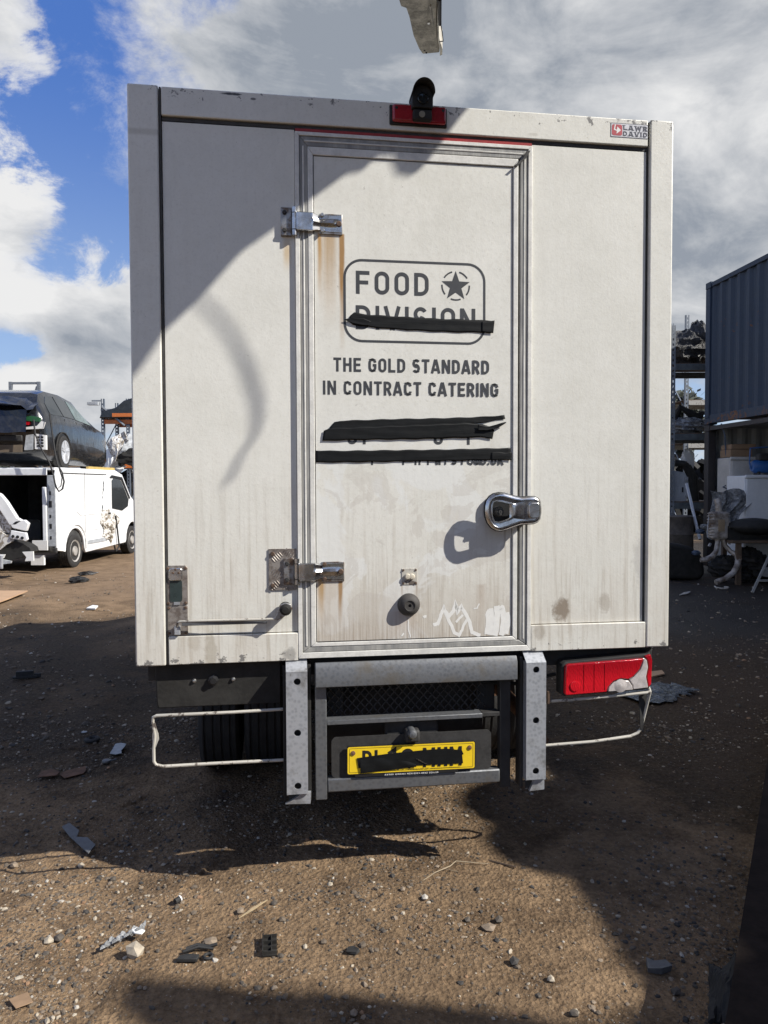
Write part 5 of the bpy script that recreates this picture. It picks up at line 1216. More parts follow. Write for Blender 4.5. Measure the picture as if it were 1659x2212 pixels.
MB().prism([(.85, 1.10), (1.0, 1.03), (2.45, 1.03), (2.45, 1.05), (1.0, 1.05), (.87, 1.12)], .0, .010, 'x').build('swage_line', M_vw, van)
MB().tube([(.006, .78+.50*math.cos(PI*i/12), .36+.50*math.sin(PI*i/12)) for i in range(13)], .02, 6).build('arch_swage', M_vw, van, smooth=True)
# exposed rear pillar: inner flange with holes
M_prim = mat('grey_primer_metal', col=(.38, .40, .42), rough=.6, var=.4, vs=9)
rp = MB().box(-.16, -.0, -.03, -.002, .48, 1.82).build('rear_pillar', M_prim, van, bevel=.01)
MB().box(-.24, -.165, -.06, .0, .55, 1.60).build('door_flange', M_vw, van, bevel=.01)
for z, s_ in ((.62, .03), (.82, .045), (1.02, .03), (1.22, .06), (1.45, .035)):
    MB().box(-.10-s_*.5, -.10+s_*.5, -.036, -.031, z, z+s_*2).build('pillar_hole', M_black, rp)
MB().box(-W_+.0, -W_+.14, -.03, -.002, .48, 1.82).build('rear_pillar', M_prim, van)
MB().box(-W_+.14, -.16, -.03, .0, 1.82, 1.95).build('rear_header', M_vw, van, bevel=.01)
MB().box(-W_, -.0, -.04, .03, .36, .46).build('rear_sill', M_dark, van, bevel=.01)
bm = MB().box(-1.4, .02, -.30, -.20, .40, .50).build('bumper_beam', M_darkp, van, bevel=.02)
MB().box(-.30, -.02, -.34, -.31, .44, .62).build('bumper_bracket', M_white, bm); MB().prism([(-.62, .5), (-.50, .62), (-.42, .55), (-.50, .48)], -.34, -.32, 'y').build('bumper_bracket', M_chrome, bm)
MB().box(-.36, -.12, -.28, -.22, .16, .34).build('towing_bracket', M_white, bm)
M_steelrim = mat('steel_wheel', col=(.42, .40, .37), rough=.5, metal=.3, var=.4, vs=12)
wheel(van, -.11, .78, .33, .33, .22, M_steelrim); wheel(van, -.11, 3.85, .33, .33, .22, M_steelrim); wheel(van, -W_+.12, .78, .33, .33, .22, M_steelrim, side=-1); wheel(van, -W_+.12, 3.85, .33, .33, .22, M_steelrim, side=-1)
MB().box(.0, .03, 2.38, 2.50, 1.0, 1.035).build('door_handle', M_darkp, van, bevel=.005)
MB().tube([(.004, 1.22, .34), (.004, 1.24, 1.9)], .004, 4).build('panel_seam', M_seal, van)
MB().box(-.004, .012, 1.3, 2.3, .42, .50).build('sill_trim', M_prim, van, bevel=.006)
MB().box(.0, .008, 1.5, 2.2, .70, .705).build('body_crease', M_prim, van)
# torn, crumpled metal behind the cab door
M_torn = mat('torn_panel', lambda b, put: (put('Base Color', b.mix((b.noise(9, 7, .75, None, 1.5)).sm(.46, .56), (.62, .61, .58), (.20, .165, .12))), put('Roughness', .55)))
MB().grid(lambda u, v: (.004+.10*(1-v)*(.5+.5*math.sin(u*44+v*9))*abs(math.sin(v*11+u*20))+random.uniform(0, .02), 2.42+(.46*v*(1+.25*math.sin(u*2*PI*3+1)+.12*math.sin(u*2*PI*7)))*math.cos(2*PI*u), .66+(.36*v*(1+.22*math.sin(u*2*PI*4)+.12*math.sin(u*2*PI*9)))*math.sin(2*PI*u)+.10*v), 40, 8).build('torn_metal', M_torn, van)
MB().grid(lambda u, v: (.015+.025*math.sin(u*13+v*9)*math.sin(v*19)+random.uniform(0, .015), 2.05+.32*u+.12*v, 1.1+.75*v), 8, 14).build('creased_metal', M_vw, van)
MB().tube([(.03, 2.75, .95), (.05, 2.80, .6), (.05, 2.88, .25), (.04, 2.7, .15), (.04, 2.62, .30)], .02, 6).build('dangling_trim', M_rubber, van, smooth=True)
MB().box(-W_+.1, -.1, 3.3, 4.6, .25, .6).build('engine_bay', M_dark, van)

car = thing('black_hatchback', 'black hatchback with a torn tail, perched on the roof of the white van', 'car', (-6.36, 14.0, 1.975), .075)
M_bk = mat('black_car_paint', lambda b, put: (put('Base Color', b.mix(b.noise(7, 6, .7).sm(.4, .7), (.007, .008, .010), (.022, .023, .025))), put('Roughness', (b.noise(5, 5)*.3+.08).clamp()), put('Normal', b.bump(b.noise(2.2, 3), .03))), Coat_Weight=.6)
st_ = [(0, .42, .84, .98, .80, .72), (.06, .30, .92, 1.14, .85, .70), (.30, .16, .97, 1.42, .87, .64), (.75, .10, 1.0, 1.53, .89, .60), (1.5, .08, 1.0, 1.55, .90, .60), (2.3, .08, .98, 1.50, .90, .59), (2.85, .08, .97, 1.27, .90, .62), (3.15, .08, .96, 1.04, .89, .70), (3.7, .08, .90, .95, .88, .68), (4.0, .12, .80, .84, .84, .62), (4.1, .2, .66, .7, .74, .55)]
vs = []; NS = 10
for y, zb, zl, zr, hw, rw in st_:
    for x, z in ((-hw*.92, zb), (-hw, zb+.12), (-hw, zl*.85), (-hw*.97, zl), (-rw, zr-.02), (-rw*.8, zr+.01), (rw*.8, zr+.01), (rw, zr-.02), (hw*.97, zl), (hw, zl*.85), (hw, zb+.12), (hw*.92, zb)): vs.append((x-.9, y, z))
k_ = 12; fs = [(i*k_+j, i*k_+(j+1) % k_, (i+1)*k_+(j+1) % k_, (i+1)*k_+j) for i in range(len(st_)-1) for j in range(k_)]+[tuple(range(k_-1, -1, -1)), tuple((len(st_)-1)*k_+j for j in range(k_))]
MB().add(vs, fs).build('car_body', M_bk, car, bevel=.012)
def onside(y, f, out=.012):
    for a, c in zip(st_, st_[1:]):
        if a[0] <= y <= c[0]:
            k = (y-a[0])/(c[0]-a[0]); zl = a[2]+(c[2]-a[2])*k; zr = a[3]+(c[3]-a[3])*k; hw = (a[4]+(c[4]-a[4])*k)*.97; rw = a[5]+(c[5]-a[5])*k
            return (hw+(rw-hw)*f-.9+out, y, zl+(zr-.02-zl)*f)
def pane(poly, name, m, out=.012):
    vs = [onside(y, f, out) for y, f in poly]+[onside(y, f, out-.02) for y, f in poly]; n = len(poly)
    MB().add(vs, [tuple(range(n)), tuple(range(2*n-1, n-1, -1))]+[(i, i+n, (i+1) % n+n, (i+1) % n) for i in range(n)]).build(name, m, car)
M_cglass = mat('tinted_car_glass', col=(.03, .035, .038), rough=.06, var=.2, vs=3)
pane([(.42, .12), (.42, .60), (.62, .84), (1.0, .86), (1.05, .10)], 'rear_quarter_glass', M_cglass)
pane([(1.10, .10), (1.06, .86), (1.68, .86), (1.72, .10)], 'rear_door_glass', M_cglass)
M_lglass = mat('pale_reflecting_glass', col=(.10, .14, .14), rough=.05, var=.6, vs=5)
pane([(1.80, .10), (1.78, .86), (2.25, .84), (2.75, .30), (2.80, .10)], 'front_door_glass', M_lglass)
for y in (1.08, 1.76, 2.84): MB().tube([onside(y, 0, .004), (.0, y, .6), (-.01, y, .30)], .006, 4).build('door_shut_line', M_seal, car)
MB().tube([(.006, .9+.40*math.cos(PI*i/12), .33+.38*math.sin(PI*i/12)) for i in range(13)], .018, 6).build('wheel_arch', M_darkp, car, smooth=True)
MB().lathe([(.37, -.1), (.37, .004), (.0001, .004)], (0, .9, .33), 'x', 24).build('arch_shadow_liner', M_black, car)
M_alloy = mat('alloy_wheel', col=(.55, .56, .58), rough=.35, metal=.4, var=.2, vs=20)
wheel(car, -.07, .90, .325, .325, .22, M_alloy, 5); wheel(car, -.30, 3.3, .325, .325, .22, M_alloy, 5); wheel(car, -1.72, .9, .325, .325, .22, M_alloy, 5, -1); wheel(car, -1.62, 3.3, .325, .325, .22, M_alloy, 5, -1)
# tail: lamps, bare bumper carrier, half-open lid
MB().prism([(-.42, .80), (-.30, .79), (-.27, .85), (-.33, .88), (-.42, .86)], -.05, .02, 'y').build('tail_lamp', M_redlens, car)
MB().prism([(-.38, .87), (-.10, .85), (-.08, .93), (-.25, .96), (-.38, .93)], -.06, .0, 'y').build('green_lamp_housing', mat('green_circuit', col=(.02, .10, .04), rough=.4), car)
MB().prism([(-.44, .70), (-.04, .72), (.0, .84), (-.06, .86), (-.14, .77), (-.42, .74)], -.07, -.01, 'y').build('lamp_reflector', M_white, car)
MB().prism([(-.20, .34), (.0, .33), (.0, .60), (-.20, .63)], -.03, .05, 'y').build('bumper_mount', M_white, car)
for k in range(4):
    for j in range(2): MB().box(-.16+.07*j, -.11+.07*j, -.036, -.031, .38+.055*k, .415+.055*k).build('mount_slot', M_black, car)
MB().prism([(-.40, .32), (-.24, .33), (-.22, .62), (-.36, .60)], -.02, .03, 'y').build('bumper_mount', M_prim, car)
MB().box(-1.7, -.42, -.06, .0, .48, .60).build('bumper_carrier', M_dark, car, bevel=.02); MB().box(-1.6, -.44, -.02, .02, .28, .42).build('rear_valance', mat('muddy_valance', col=(.13, .10, .07), rough=.9), car)
MB().grid(lambda u, v: (-1.7+1.55*u, -.22+.28*v+.02*math.sin(u*9+v*5), 1.16+.16*v+.02*math.sin(u*13)-.10*(u > .9)), 14, 6).build('tailgate_lip', M_bk, car, smooth=True)
MB().grid(lambda u, v: (-1.68+1.38*u, -.20+.10*v+.02*math.sin(u*8+v*3), .64+.42*v+.01*math.sin(u*15)), 14, 8).build('tailgate_skin', M_bk, car, smooth=True)
MB().lathe([(.045, 0), (.045, -.006), (.0001, -.008)], (-1.19, -.20, .90), 'y', 18).build('tailgate_badge', M_white, car)
hz_ = thing('hanging_wiring', 'black wiring loop hanging from the black car tail over the van side', 'wiring', (0, 0, 0))
LP = lambda x, y, Yd: AY((x/2.457)/1.8228, (1400+y/2.457)/1.8228, Yd)
MB().tube([LP(325, 620, 13.75), LP(340, 760, 13.72), (LP(400, 900, 13.7)), LP(480, 1040, 13.7), LP(515, 1150, 13.72), LP(540, 1270, 13.75), LP(570, 1315, 13.75), LP(605, 1290, 13.75), LP(620, 1220, 13.75), LP(600, 1130, 13.75), LP(560, 1060, 13.75), LP(535, 950, 13.8), LP(510, 780, 13.85), LP(480, 560, 13.9)], .016, 6).build('cable', M_rubber, hz_, smooth=True)
MB().tube([LP(500, 1100, 13.7), LP(530, 1220, 13.7), LP(555, 1290, 13.7), LP(590, 1260, 13.7), LP(600, 1180, 13.7), LP(570, 1090, 13.7)], .010, 6).build('cable', M_rubber, hz_, smooth=True)
o = MB().box(-.0, .05, .0, 1.5, 0, .05).jit(.01).build('yellow_strap', mat('yellow_packing', col=(.45, .32, .10), rough=.7)); o.location = (-6.22, 15.5, 1.975); tag(o, 'yellow packing strip between the black car and the van roof', 'packing strip')

# ---- far left: stripped white wreck
ww = thing('stripped_white_wreck', 'stripped white car body with cut panels at the left edge, in front of the van', 'car wreck', tuple(G(20, 1238)))
ox, oy = ww.location.x, ww.location.y
LQ = lambda x, y, d=0: (lambda q: (q.x-ox, q.y-oy, q.z))(AY((x/2.457)/1.8228, (1400+y/2.457)/1.8228, 12.75+d))
def wp(pts, th, name, m, d=0, **k):
    q = [LQ(x, y, d) for x, y in pts]; return MB().prism([(p[0], p[2]) for p in q], q[0][1], q[0][1]+th, 'y').build(name, m, ww, **k)
wp([(-200, 1250), (0, 1340), (60, 1410), (110, 1490), (160, 1570), (215, 1600), (150, 1640), (90, 1640), (40, 1560), (0, 1500), (-200, 1460)], .10, 'roof_pillar', M_vw, bevel=.01)
wp([(-200, 1455), (0, 1495), (40, 1555), (100, 1640), (90, 1720), (0, 1700), (-200, 1700)], .06, 'inner_panel', M_torn, .05)
wp([(100, 1640), (150, 1600), (235, 1590), (275, 1625), (265, 1660), (250, 1700), (120, 1670)], .08, 'inner_wing', M_vw, bevel=.01)
wp([(-200, 1700), (0, 1700), (60, 1740), (100, 1720), (120, 1800), (60, 1830), (0, 1880), (-200, 1950)], .07, 'wheel_housing', M_torn, .02)
wp([(105, 1690), (250, 1715), (265, 1780), (245, 1800), (230, 1790), (95, 1770)], .06, 'chassis_end', M_vw, .0, bevel=.008)
for x, y in ((125, 1750), (170, 1755), (215, 1765)):
    q = LQ(x, y, -.01); MB().lathe([(.028, 0), (.028, -.004), (.0001, -.004)], q, 'y', 12).build('pressed_hole', M_black, ww)
wp([(0, 1880), (60, 1830), (130, 1790), (240, 1830), (285, 1860), (300, 1900), (200, 1960), (60, 1990), (0, 1960)], .3, 'sill_section', M_darkp, .06)
wp([(215, 1900), (320, 1895), (325, 1985), (240, 1990), (255, 1950)], .03, 'cut_bracket', M_white, -.02)
wp([(-200, 1960), (30, 1975), (105, 1990), (100, 2010), (20, 2020), (-200, 2060)], .05, 'lower_arm', M_prim, -.02)
wp([(-200, 1925), (45, 1925), (30, 1960), (-200, 1975)], .04, 'floor_flange', M_white, -.02)
q = LQ(12, 2060, -.03); MB().tube([q, (q[0]+.01, q[1], q[2]+.22)], .03, 8).build('strut', M_galv, ww)
MB().box(-3.0, -.4, .1, 2.2, .2, .9).build('body_tub', M_vw, ww, bevel=.05)
o = MB().lathe([(.0001, .24), (.02, .23), (.045, .05), (.07, .045), (.07, .03), (.0001, .03)], (0, 0, 0), 'z', 14).build('orange_cone', mat('orange_plastic', col=(.65, .22, .05), rough=.5), smooth=True); q = AY(17.3, 1086, 14.6); o.location = (q.x, 14.6, .9); o.scale = (1.3, 1.3, 1.3); tag(o, 'small orange cone inside the dark van load space', 'cone')
o = MB().box(q.x-.3, q.x+.25, 14.4, 14.9, .481, .93).build('load_crate', M_inner, bevel=.01); tag(o, 'dark crate under the orange cone in the van load space', 'crate')

# ---- racks behind the van
M_orange = mat('orange_rack_beam', col=(.60, .17, .04), rough=.5, var=.2, vs=6); M_bluepost = mat('blue_grey_upright', col=(.10, .12, .15), rough=.5, var=.3, vs=8)
RB = 21.0
r1 = rack('orange beamed pallet rack behind the van, dark wreck on its top level', AY(203, 0, RB).x, AY(300, 0, RB).x, RB, RB+1.1, M_bluepost, [rz_(905, RB), rz_(1000, RB)], rz_(860, RB), M_orange, 'storage racks at the back of the yard', xs_=(0, AY(258, 0, RB).x-AY(203, 0, RB).x))
MB().tube([(.05, -.03, rz_(878, RB)), (AY(256, 0, RB).x-AY(203, 0, RB).x, -.03, rz_(918, RB))], .035, 5).build('diagonal_brace', M_upr, r1)
MB().box(.0, 1.3, -.02, .03, rz_(886, RB), rz_(882, RB)).build('tie_bar', M_upr, r1)
MB().box(-.25, .0, -.02, .02, rz_(866, RB), rz_(863, RB)).build('lamp_arm', M_upr, r1); MB().box(-.35, -.05, -.1, .05, rz_(874, RB), rz_(868, RB)).build('flood_lamp', M_prim, r1)
q = AY(262, 0, RB).x
hk = thing('dark_car_hulk', 'dark crushed car hulk on the top level of the orange rack', 'car wreck', (q, RB-.1, rz_(905, RB)+.03))
MB().prism([(-.75, 0), (-.7, .22), (-.35, .28), (-.1, .50), (.25, .62), (1.2, .60), (1.4, .3), (1.4, 0)], 0, 1.2, 'y').jit(.03).build('hulk_body', M_bk, hk, bevel=.03); MB().box(-.4, .2, -.02, 0, .04, .14).build('rust_patch_panel', M_orange, hk)
for i in range(7):
    x = AY(228+9*i, 0, RB-.5).x; z = rz_([1000, 985, 960, 985, 968, 990, 955][i], RB-.5); sd = random.random()*9
    o = MB().grid(lambda u, v: (.62*(u-.5)+.10*v, .06*math.sin(u*7+sd)+.05*abs(v-.5), .55*(v-.5)*(1-.5*u)+.05*math.sin(u*5+sd*2)), 5, 4).jit(.025).build('scrap_sheet', [M_white, M_vw, M_torn, M_darkp, M_vw, M_darkp, M_prim][i])
    o.location = (x, RB-.7-.1*(i % 3), z); o.rotation_euler = (random.uniform(-.3, .3), random.uniform(-.9, .9), random.uniform(-.5, .5))
    md = o.modifiers.new('t', 'SOLIDIFY'); md.thickness = .02
    tag(o, ['white scrap panel low behind the van roof, leftmost of the heap', 'white scrap wing behind the van front', 'pale scrap door behind the black car nose', 'dark scrap part between the pale panels behind the van', 'white folded scrap sheet beside the rack post', 'dark scrap lump beside the white truck corner', 'pale scrap panel highest in the heap beside the truck corner'][i], 'scrap panel', 'scrap panels heaped behind the van')
hp = MB()
for k in range(420):
    x = random.uniform(-16, -4.6); z = random.uniform(0, 1.9); s_ = random.uniform(.15, .5); i0 = len(hp.v)
    hp.box(-s_, s_, -s_*.5, s_*.5, -s_*.15, s_*.2); hp.xf(Matrix.Translation((x, 22.5+random.uniform(-.8, 1.5), z)) @ Matrix.Rotation(random.uniform(0, 6), 4, Vector((random.random(), random.random(), random.random())).normalized()), i0)
o = hp.build('scrap_heap', [M_darkp]); o['kind'] = 'stuff'
hp = MB()
for k in range(420):
    x = random.uniform(5.5, 16); z = random.uniform(0, 2.4); s_ = random.uniform(.15, .5); i0 = len(hp.v)
    hp.box(-s_, s_, -s_*.5, s_*.5, -s_*.15, s_*.2); hp.xf(Matrix.Translation((x, 24.5+random.uniform(-.8, 1.5), z)) @ Matrix.Rotation(random.uniform(0, 6), 4, Vector((random.random(), random.random(), random.random())).normalized()), i0)
o = hp.build('scrap_heap', [M_darkp]); o['kind'] = 'stuff'
fr_ = thing('goods_cage', 'thin grey steel cage frame standing up behind the black car, far left', 'frame', (AY(4, 0, 24).x, 24, 0)); fw = AY(66, 0, 24).x-AY(4, 0, 24).x; fz = rz_(823, 24)
for x in (0, fw): MB().box(x-.05, x+.05, 0, .08, 0, fz).build('post', M_upr, fr_)
MB().box(.05, fw-.05, .01, .07, fz-.08, fz-.01).build('top_bar', M_upr, fr_); MB().tube([(fw-.05, .04, fz-.15), (fw*.6, .04, fz-1.0)], .04, 4).build('brace', M_upr, fr_)

# ------------------------------------------------------------------ things lying on the ground
M_ply = mat('raw_plywood', col=(.42, .27, .16), rough=.8, var=.15, vs=3); M_gplas = mat('grey_plastic', col=(.10, .105, .11), rough=.55, var=.3, vs=30); M_pale = mat('pale_torn_plastic', col=(.30, .33, .35), rough=.5, var=.3, vs=30)
shard('plywood_sheet', 'bare plywood sheet on the ground at the left edge', 'plywood', [(-60, 1330), (-60, 1283), (60, 1283), (20, 1300)], .018, M_ply, lift=.02)
shard('rusty_strip', 'flat rusty metal strip in shadow, the longer piece', 'metal strip', [(128, 1672), (140, 1665), (185, 1654), (186, 1664), (180, 1670), (140, 1680)], .004, M_rust, 'rusty strips left of the truck')
shard('rusty_strip', 'flat rusty metal strip in shadow, the shorter pale end piece', 'metal strip', [(80, 1682), (90, 1670), (112, 1664), (130, 1670), (122, 1678)], .004, M_rust, 'rusty strips left of the truck', lift=.018)
o = MB().lathe([(.018, .0), (.040, .0), (.048, .006), (.046, .016), (.034, .022), (.030, .018), (.022, .020), (.018, .014), (.018, 0)], (0, 0, 0), 'z', 26).build('rubber_ring', M_rubber, smooth=True); q = G(199, 1601); o.location = (q.x, q.y, gz(q.x, q.y)+.008); tag(o, 'black rubber ring lying flat in the shadow beside the wire guard', 'ring')
o = MB().lathe([(.030, 0), (.030, .002), (.020, .003), (.0001, .003)], (0, 0, 0), 'z', 18).build('metal_cap', M_pale, smooth=True); q = G(182, 1583); o.location = (q.x, q.y, gz(q.x, q.y)+.008); o.scale = (.6, .6, 1); tag(o, 'small pale metal cap just behind the rubber ring', 'cap')
shard('gasket_plate', 'pale torn gasket plate on the dark ground right of the rubber ring', 'gasket', [(237, 1629), (244, 1618), (249, 1608), (262, 1606), (273, 1608), (268, 1616), (262, 1622), (263, 1628), (250, 1631)], .003, M_pale, lift=.022)
o = MB().lathe([(.0001, .012), (.010, .014), (.024, .010), (.026, .004), (.026, 0), (.0001, 0)], (0, 0, 0), 'z', 20).tube([(.02, 0, .006), (.05, .02, .008)], .005, 6).build('round_knob', M_galvd, smooth=True); q = G(230, 1645); o.location = (q.x, q.y, gz(q.x, q.y)+.012); tag(o, 'round metal knob with a short stem right of the rusty strips', 'knob')
shard('plastic_offcut', 'torn grey plastic offcut at the edge of the shadow, lower left', 'plastic piece', [(134, 1797), (150, 1789), (172, 1806), (166, 1820), (190, 1821), (207, 1838), (191, 1856), (150, 1818)], .006, M_gplas, lift=.024)
o = MB().box(-.09, .09, -.03, .03, 0, .02).box(-.07, .06, -.02, .02, .02, .06).box(.06, .12, -.01, .01, 0, .03).jit(.004).build('plastic_bracket', M_rubber, bevel=.003); q = G(55, 1468); o.location = (q.x, q.y, gz(q.x, q.y)+.004); o.rotation_euler = (0, 0, .3); tag(o, 'black plastic bracket on the shaded dirt at the far left', 'bracket')
o = MB().grid(lambda u, v: (G(222+92*u, 2050-38*u).x, G(222+92*u, 2050-38*u).y+(v-.5)*.05*(1-.3*u), .012+.012*math.sin(u*23+v*5)*math.sin(v*9)+.012*u), 26, 8).build('plastic_film', M_clearp, smooth=True); tag(o, 'strip of clear plastic film with a white end on the sunlit dirt', 'plastic film')
shard('paper_scrap', 'folded white paper scrap at the end of the clear film', 'paper', [(283, 2020), (295, 2014), (314, 2022), (306, 2030), (290, 2028)], .006, M_white, lift=.03)
def rock(name, label, px, py, r, m, group=None, zs=.7):
    q = G(px, py); s_ = MB(); v = [(a[0]*r*random.uniform(.8, 1.2), a[1]*r*random.uniform(.8, 1.2), a[2]*r*zs*random.uniform(.8, 1.2)) for a in ico]
    s_.add(v, [tuple(int(i) for i in f) for f in icf]); s_.jit(r*.10); o = s_.build(name, m); o.location = (q.x, q.y, gz(q.x, q.y)+r*zs*.7); return tag(o, label, 'stone' if 'stone' in name else 'scrap', group)
rock('pale_stone', 'pale angular stone below the clear plastic film', 291, 2063, .034, M_st[3])
rock('brown_stone', 'flat brown stone chip between the film and the black clip', 456, 2034, .026, M_st[2], zs=.4)
rock('white_stone', 'small white stone in the sun right of centre', 918, 1947, .016, M_st[6]); rock('dark_stone', 'dark stone among pale grit, lower centre right', 1110, 2082, .020, M_st[4]); rock('pale_stone', 'pale tan stone right of the dark boundary pebbles', 1056, 2010, .026, M_st[2], zs=.4)
rock('grey_stone', 'grey stone near the bottom centre', 1078, 1994, .016, M_st[1]); rock('pale_stone', 'pale stone near the bottom left corner', 105, 2035, .018, M_st[3]); rock('grey_stone', 'rounded grey stone left of the pale angular stone', 128, 2030, .020, M_st[1])
for i, (px, py, r) in enumerate(((30, 1868, .02), (175, 1872, .017), (245, 1893, .015), (520, 1972, .016), (610, 1990, .014), (1010, 1992, .013), (700, 2040, .012), (870, 1930, .012), (1190, 2120, .014), (1240, 2190, .016), (765, 2200, .014), (1460, 2140, .018))):
    rock('stone', ['stone at the far left on the shadow line', 'stone right of the lit notch in the shadow line', 'stone just below the lowest dip of the shadow line', 'stone beside the dry straw', 'stone above the black clip', 'stone between the white and the tan stones', 'stone right of the black clip', 'stone left of the dry twig', 'stone on the edge of the right shadow', 'stone low on the edge of the right shadow', 'stone in the bottom centre shadow', 'stone in the deep shadow at lower right'][i], px, py, r, M_st[[2, 3, 1, 2, 0, 1, 0, 2, 3, 1, 2, 1][i]], 'larger stones among the gravel')
q = G(425, 2068); rb = thing('rubber_fragments', 'torn black rubber trim and ring on the sunlit dirt', 'rubber trim', (q.x, q.y, gz(q.x, q.y)+.006))
MB().tube([(-.045, .03, .004), (-.01, .045, .010), (.03, .04, .006), (.06, .045, .012)], .006, 6).build('trim_strip', M_rubber, rb, smooth=True); MB().tube([(-.05, .015, .004), (-.0, .03, .012), (.05, .03, .005)], .005, 6).build('trim_strip', M_rubber, rb, smooth=True)
MB().prism([(-.06, -.035), (.01, -.035), (.012, -.010), (-.03, -.005), (-.055, -.015)], 0, .012, 'z').build('trim_block', M_rubber, rb, bevel=.002)
MB().tube([(.042+.014*math.cos(t*PI/6), -.012+.014*math.sin(t*PI/6), .006) for t in range(13)], .005, 6).build('ring', M_rubber, rb, smooth=True)
q = G(583, 2050); ck = thing('plastic_clip', 'black ribbed plastic clip standing on edge in the sun', 'clip', (q.x, q.y, gz(q.x, q.y)+.004), .15)
MB().box(-.024, .024, -.05, .05, 0, .006).build('clip_base', M_darkp, ck, bevel=.001)
for y in (-.048, -.02, .01, .046): MB().box(-.024, .024, y-.0015, y+.0015, .006, .018).build('rib', M_darkp, ck)
MB().box(-.026, -.022, -.05, .05, .006, .022).box(.004, .007, -.05, .05, .006, .016).build('side_wall', M_darkp, ck)
q = G(760, 2062); o = MB().prism([(-.02, -.012), (.015, -.018), (.026, 0), (.004, .02), (-.012, .012)], 0, .008, 'z').jit(.002).build('plastic_chip', M_rubber); o.location = (q.x, q.y, gz(q.x, q.y)+.006); tag(o, 'small black plastic chip on sunlit dirt near the bottom centre', 'plastic chip')
q = G(1420, 2092); o = MB().prism([(-.04, -.02), (.0, -.03), (.04, -.015), (.03, .02), (-.01, .012), (-.03, .028)], 0, .02, 'z').jit(.004).build('plastic_chip', M_gplas); o.location = (q.x, q.y, gz(q.x, q.y)+.006); tag(o, 'bent dark plastic piece in the shadow at lower right', 'plastic chip')
o = MB().tube([G(905, 1912)+Vector((0, 0, .008)), G(940, 1895)+Vector((0, 0, .02)), G(972, 1878)+Vector((0, 0, .014)), G(985, 1870)+Vector((0, 0, .02)), G(1055, 1872)+Vector((0, 0, .012))], [.0018, .0024, .003, .0024, .0016], 5).tube([G(960, 1884)+Vector((0, 0, .015)), G(990, 1890)+Vector((0, 0, .012))], .0015, 4).build('dry_twig', mat('dry_stem', col=(.30, .24, .16), rough=.8)); tag(o, 'thin dry forked twig on the sunlit dirt, centre right', 'twig')
o = MB().prism([(G(516, 1988).x, G(516, 1988).y), (G(545, 1966).x, G(545, 1966).y), (G(578, 1948).x, G(578, 1948).y), (G(550, 1968).x, G(550, 1968).y)], .006, .010, 'z').build('dry_straw', mat('straw', col=(.36, .28, .17), rough=.8)); tag(o, 'flat dry straw blade on the sunlit dirt', 'straw')
o = MB().tube([G(1055, 1860)+Vector((0, 0, .004)), G(1115, 1878)+Vector((0, 0, .010))], .004, 5).build('dark_stick', M_wood); tag(o, 'short dark stick at the edge of the right shadow', 'stick')
shard('wood_sliver', 'pale wood sliver beside the wet patch behind the tail lamp', 'wood', [(1394, 1453), (1430, 1449), (1436, 1456), (1410, 1462)], .012, M_ply, lift=.01)
shard('cardboard_scrap', 'flat brown card scrap near the bottom left corner', 'card', [(18, 2166), (60, 2150), (72, 2172), (34, 2186)], .003, M_card, lift=.012)
q = G(170, 1257); o = lump('dirt_clod', 'black oily rag lump on the sunlit ground before the van', 'rag', ((q.x, q.y, .03), (.16, .08, .06)), M_rubber, amp=.15, n=(8, 6))
shard('litter_scrap', 'white torn litter on the sunlit ground at the shadow edge', 'litter', [(352/1.0*.53, 1318), (200, 1312), (212, 1313), (206, 1319)], .02, M_white)
cp_ = thing('hose_nozzle', 'small brown nozzle with a pale ring lying in the sun', 'nozzle', tuple(G(378, 1952)+Vector((0, 0, .008))), .9)
MB().tube([(0, 0, 0), (.02, 0, .002)], .011, 10).build('body', M_rubber, cp_); MB().tube([(.021, 0, .002), (.026, 0, .003)], .012, 10).build('ring', M_white, cp_); MB().tube([(.027, 0, .003), (.055, .004, .004)], [.009, .003], 8).build('tip', M_wood, cp_)
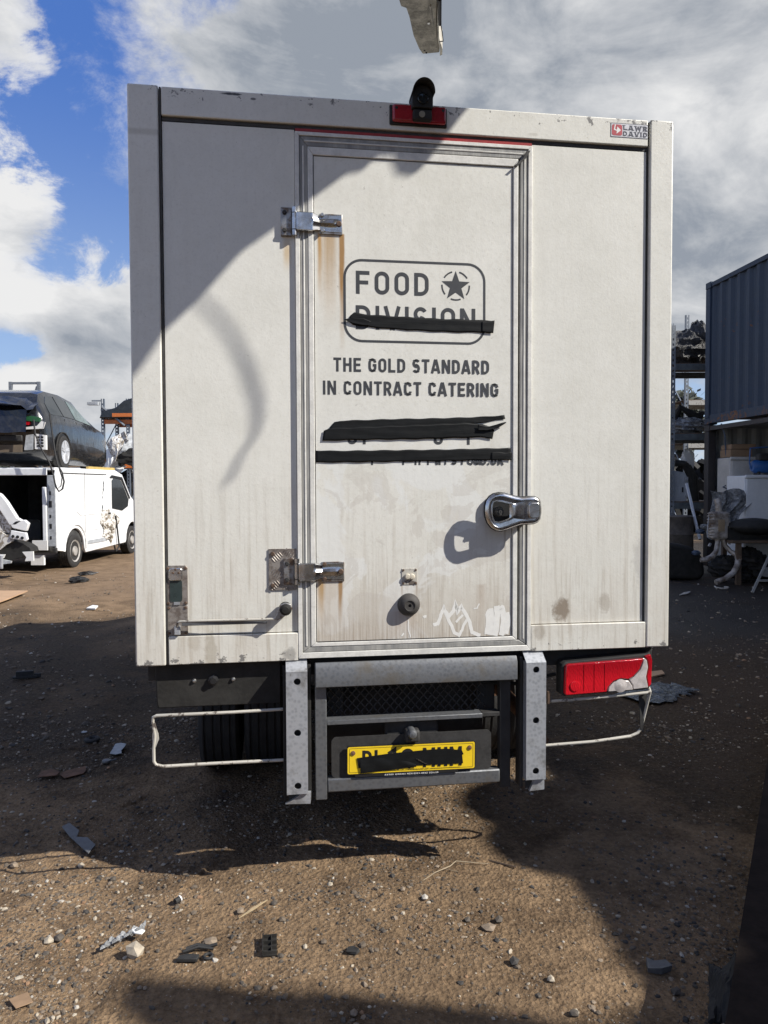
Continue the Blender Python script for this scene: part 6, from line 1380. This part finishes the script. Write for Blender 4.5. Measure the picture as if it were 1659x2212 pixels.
# standing water
M_water = mat('muddy_water', lambda b, put: (put('Base Color', (.03, .03, .032)), put('Roughness', .04), put('Normal', b.bump(b.noise(8, 3), .004))))
def puddle(pts, z):
    q = [G(*p) for p in pts]; cx = sum(p.x for p in q)/len(q); cy_ = sum(p.y for p in q)/len(q); n = len(q)
    out = []
    for i in range(n):
        a, c = q[i], q[(i+1) % n]
        for k in range(5):
            t = k/5; out.append((a.x+(c.x-a.x)*t+random.uniform(-.02, .02), a.y+(c.y-a.y)*t+random.uniform(-.03, .03)))
    mb = MB().add([(x, y, z) for x, y in out], [tuple(range(len(out)))]); o = mb.build('puddle', M_water); o['kind'] = 'structure'; return o
puddle([(168, 1238), (190, 1235), (214, 1238), (200, 1242), (176, 1243)], .014)
# wet rag of pale blue plastic behind the tail lamp
M_bluew = mat('wet_blue_grey_film', lambda b, put: (put('Base Color', b.mix(b.noise(14, 7, .75, None, 1.5).sm(.42, .62), (.035, .04, .045), (.17, .20, .23))), put('Roughness', .25), put('Normal', b.bump(b.noise(16, 6, .7, None, 1), .04))))
a = [G(1330, 1508), G(1400, 1478), G(1455, 1482), G(1512, 1492), (G(1490, 1500)), G(1468, 1508), G(1462, 1520), G(1400, 1522)]
mb = MB(); cc_ = Vector((sum(p.x for p in a)/8, sum(p.y for p in a)/8, 0)); rg = []
for i in range(8):
    for k in range(4): t = k/4; p = a[i].lerp(a[(i+1) % 8], t); rg.append(p+Vector((random.uniform(-.03, .03), random.uniform(-.05, .05), 0)))
vs = []; R_ = 5
for j in range(1, R_+1):
    for p in rg: q = cc_.lerp(p, j/R_); vs.append((q.x, q.y, .018+random.uniform(0, .02)*(j < R_)))
vs.append((cc_.x, cc_.y, .03)); m_ = len(rg)
fs = [(j*m_+i, j*m_+(i+1) % m_, (j+1)*m_+(i+1) % m_, (j+1)*m_+i) for j in range(R_-1) for i in range(m_)]+[(len(vs)-1, i, (i+1) % m_) for i in range(m_)]
o = mb.add(vs, fs).build('wet_sheeting', M_bluew, smooth=True); tag(o, 'torn blue grey sheeting flattened into the ground behind the tail lamp', 'sheeting')
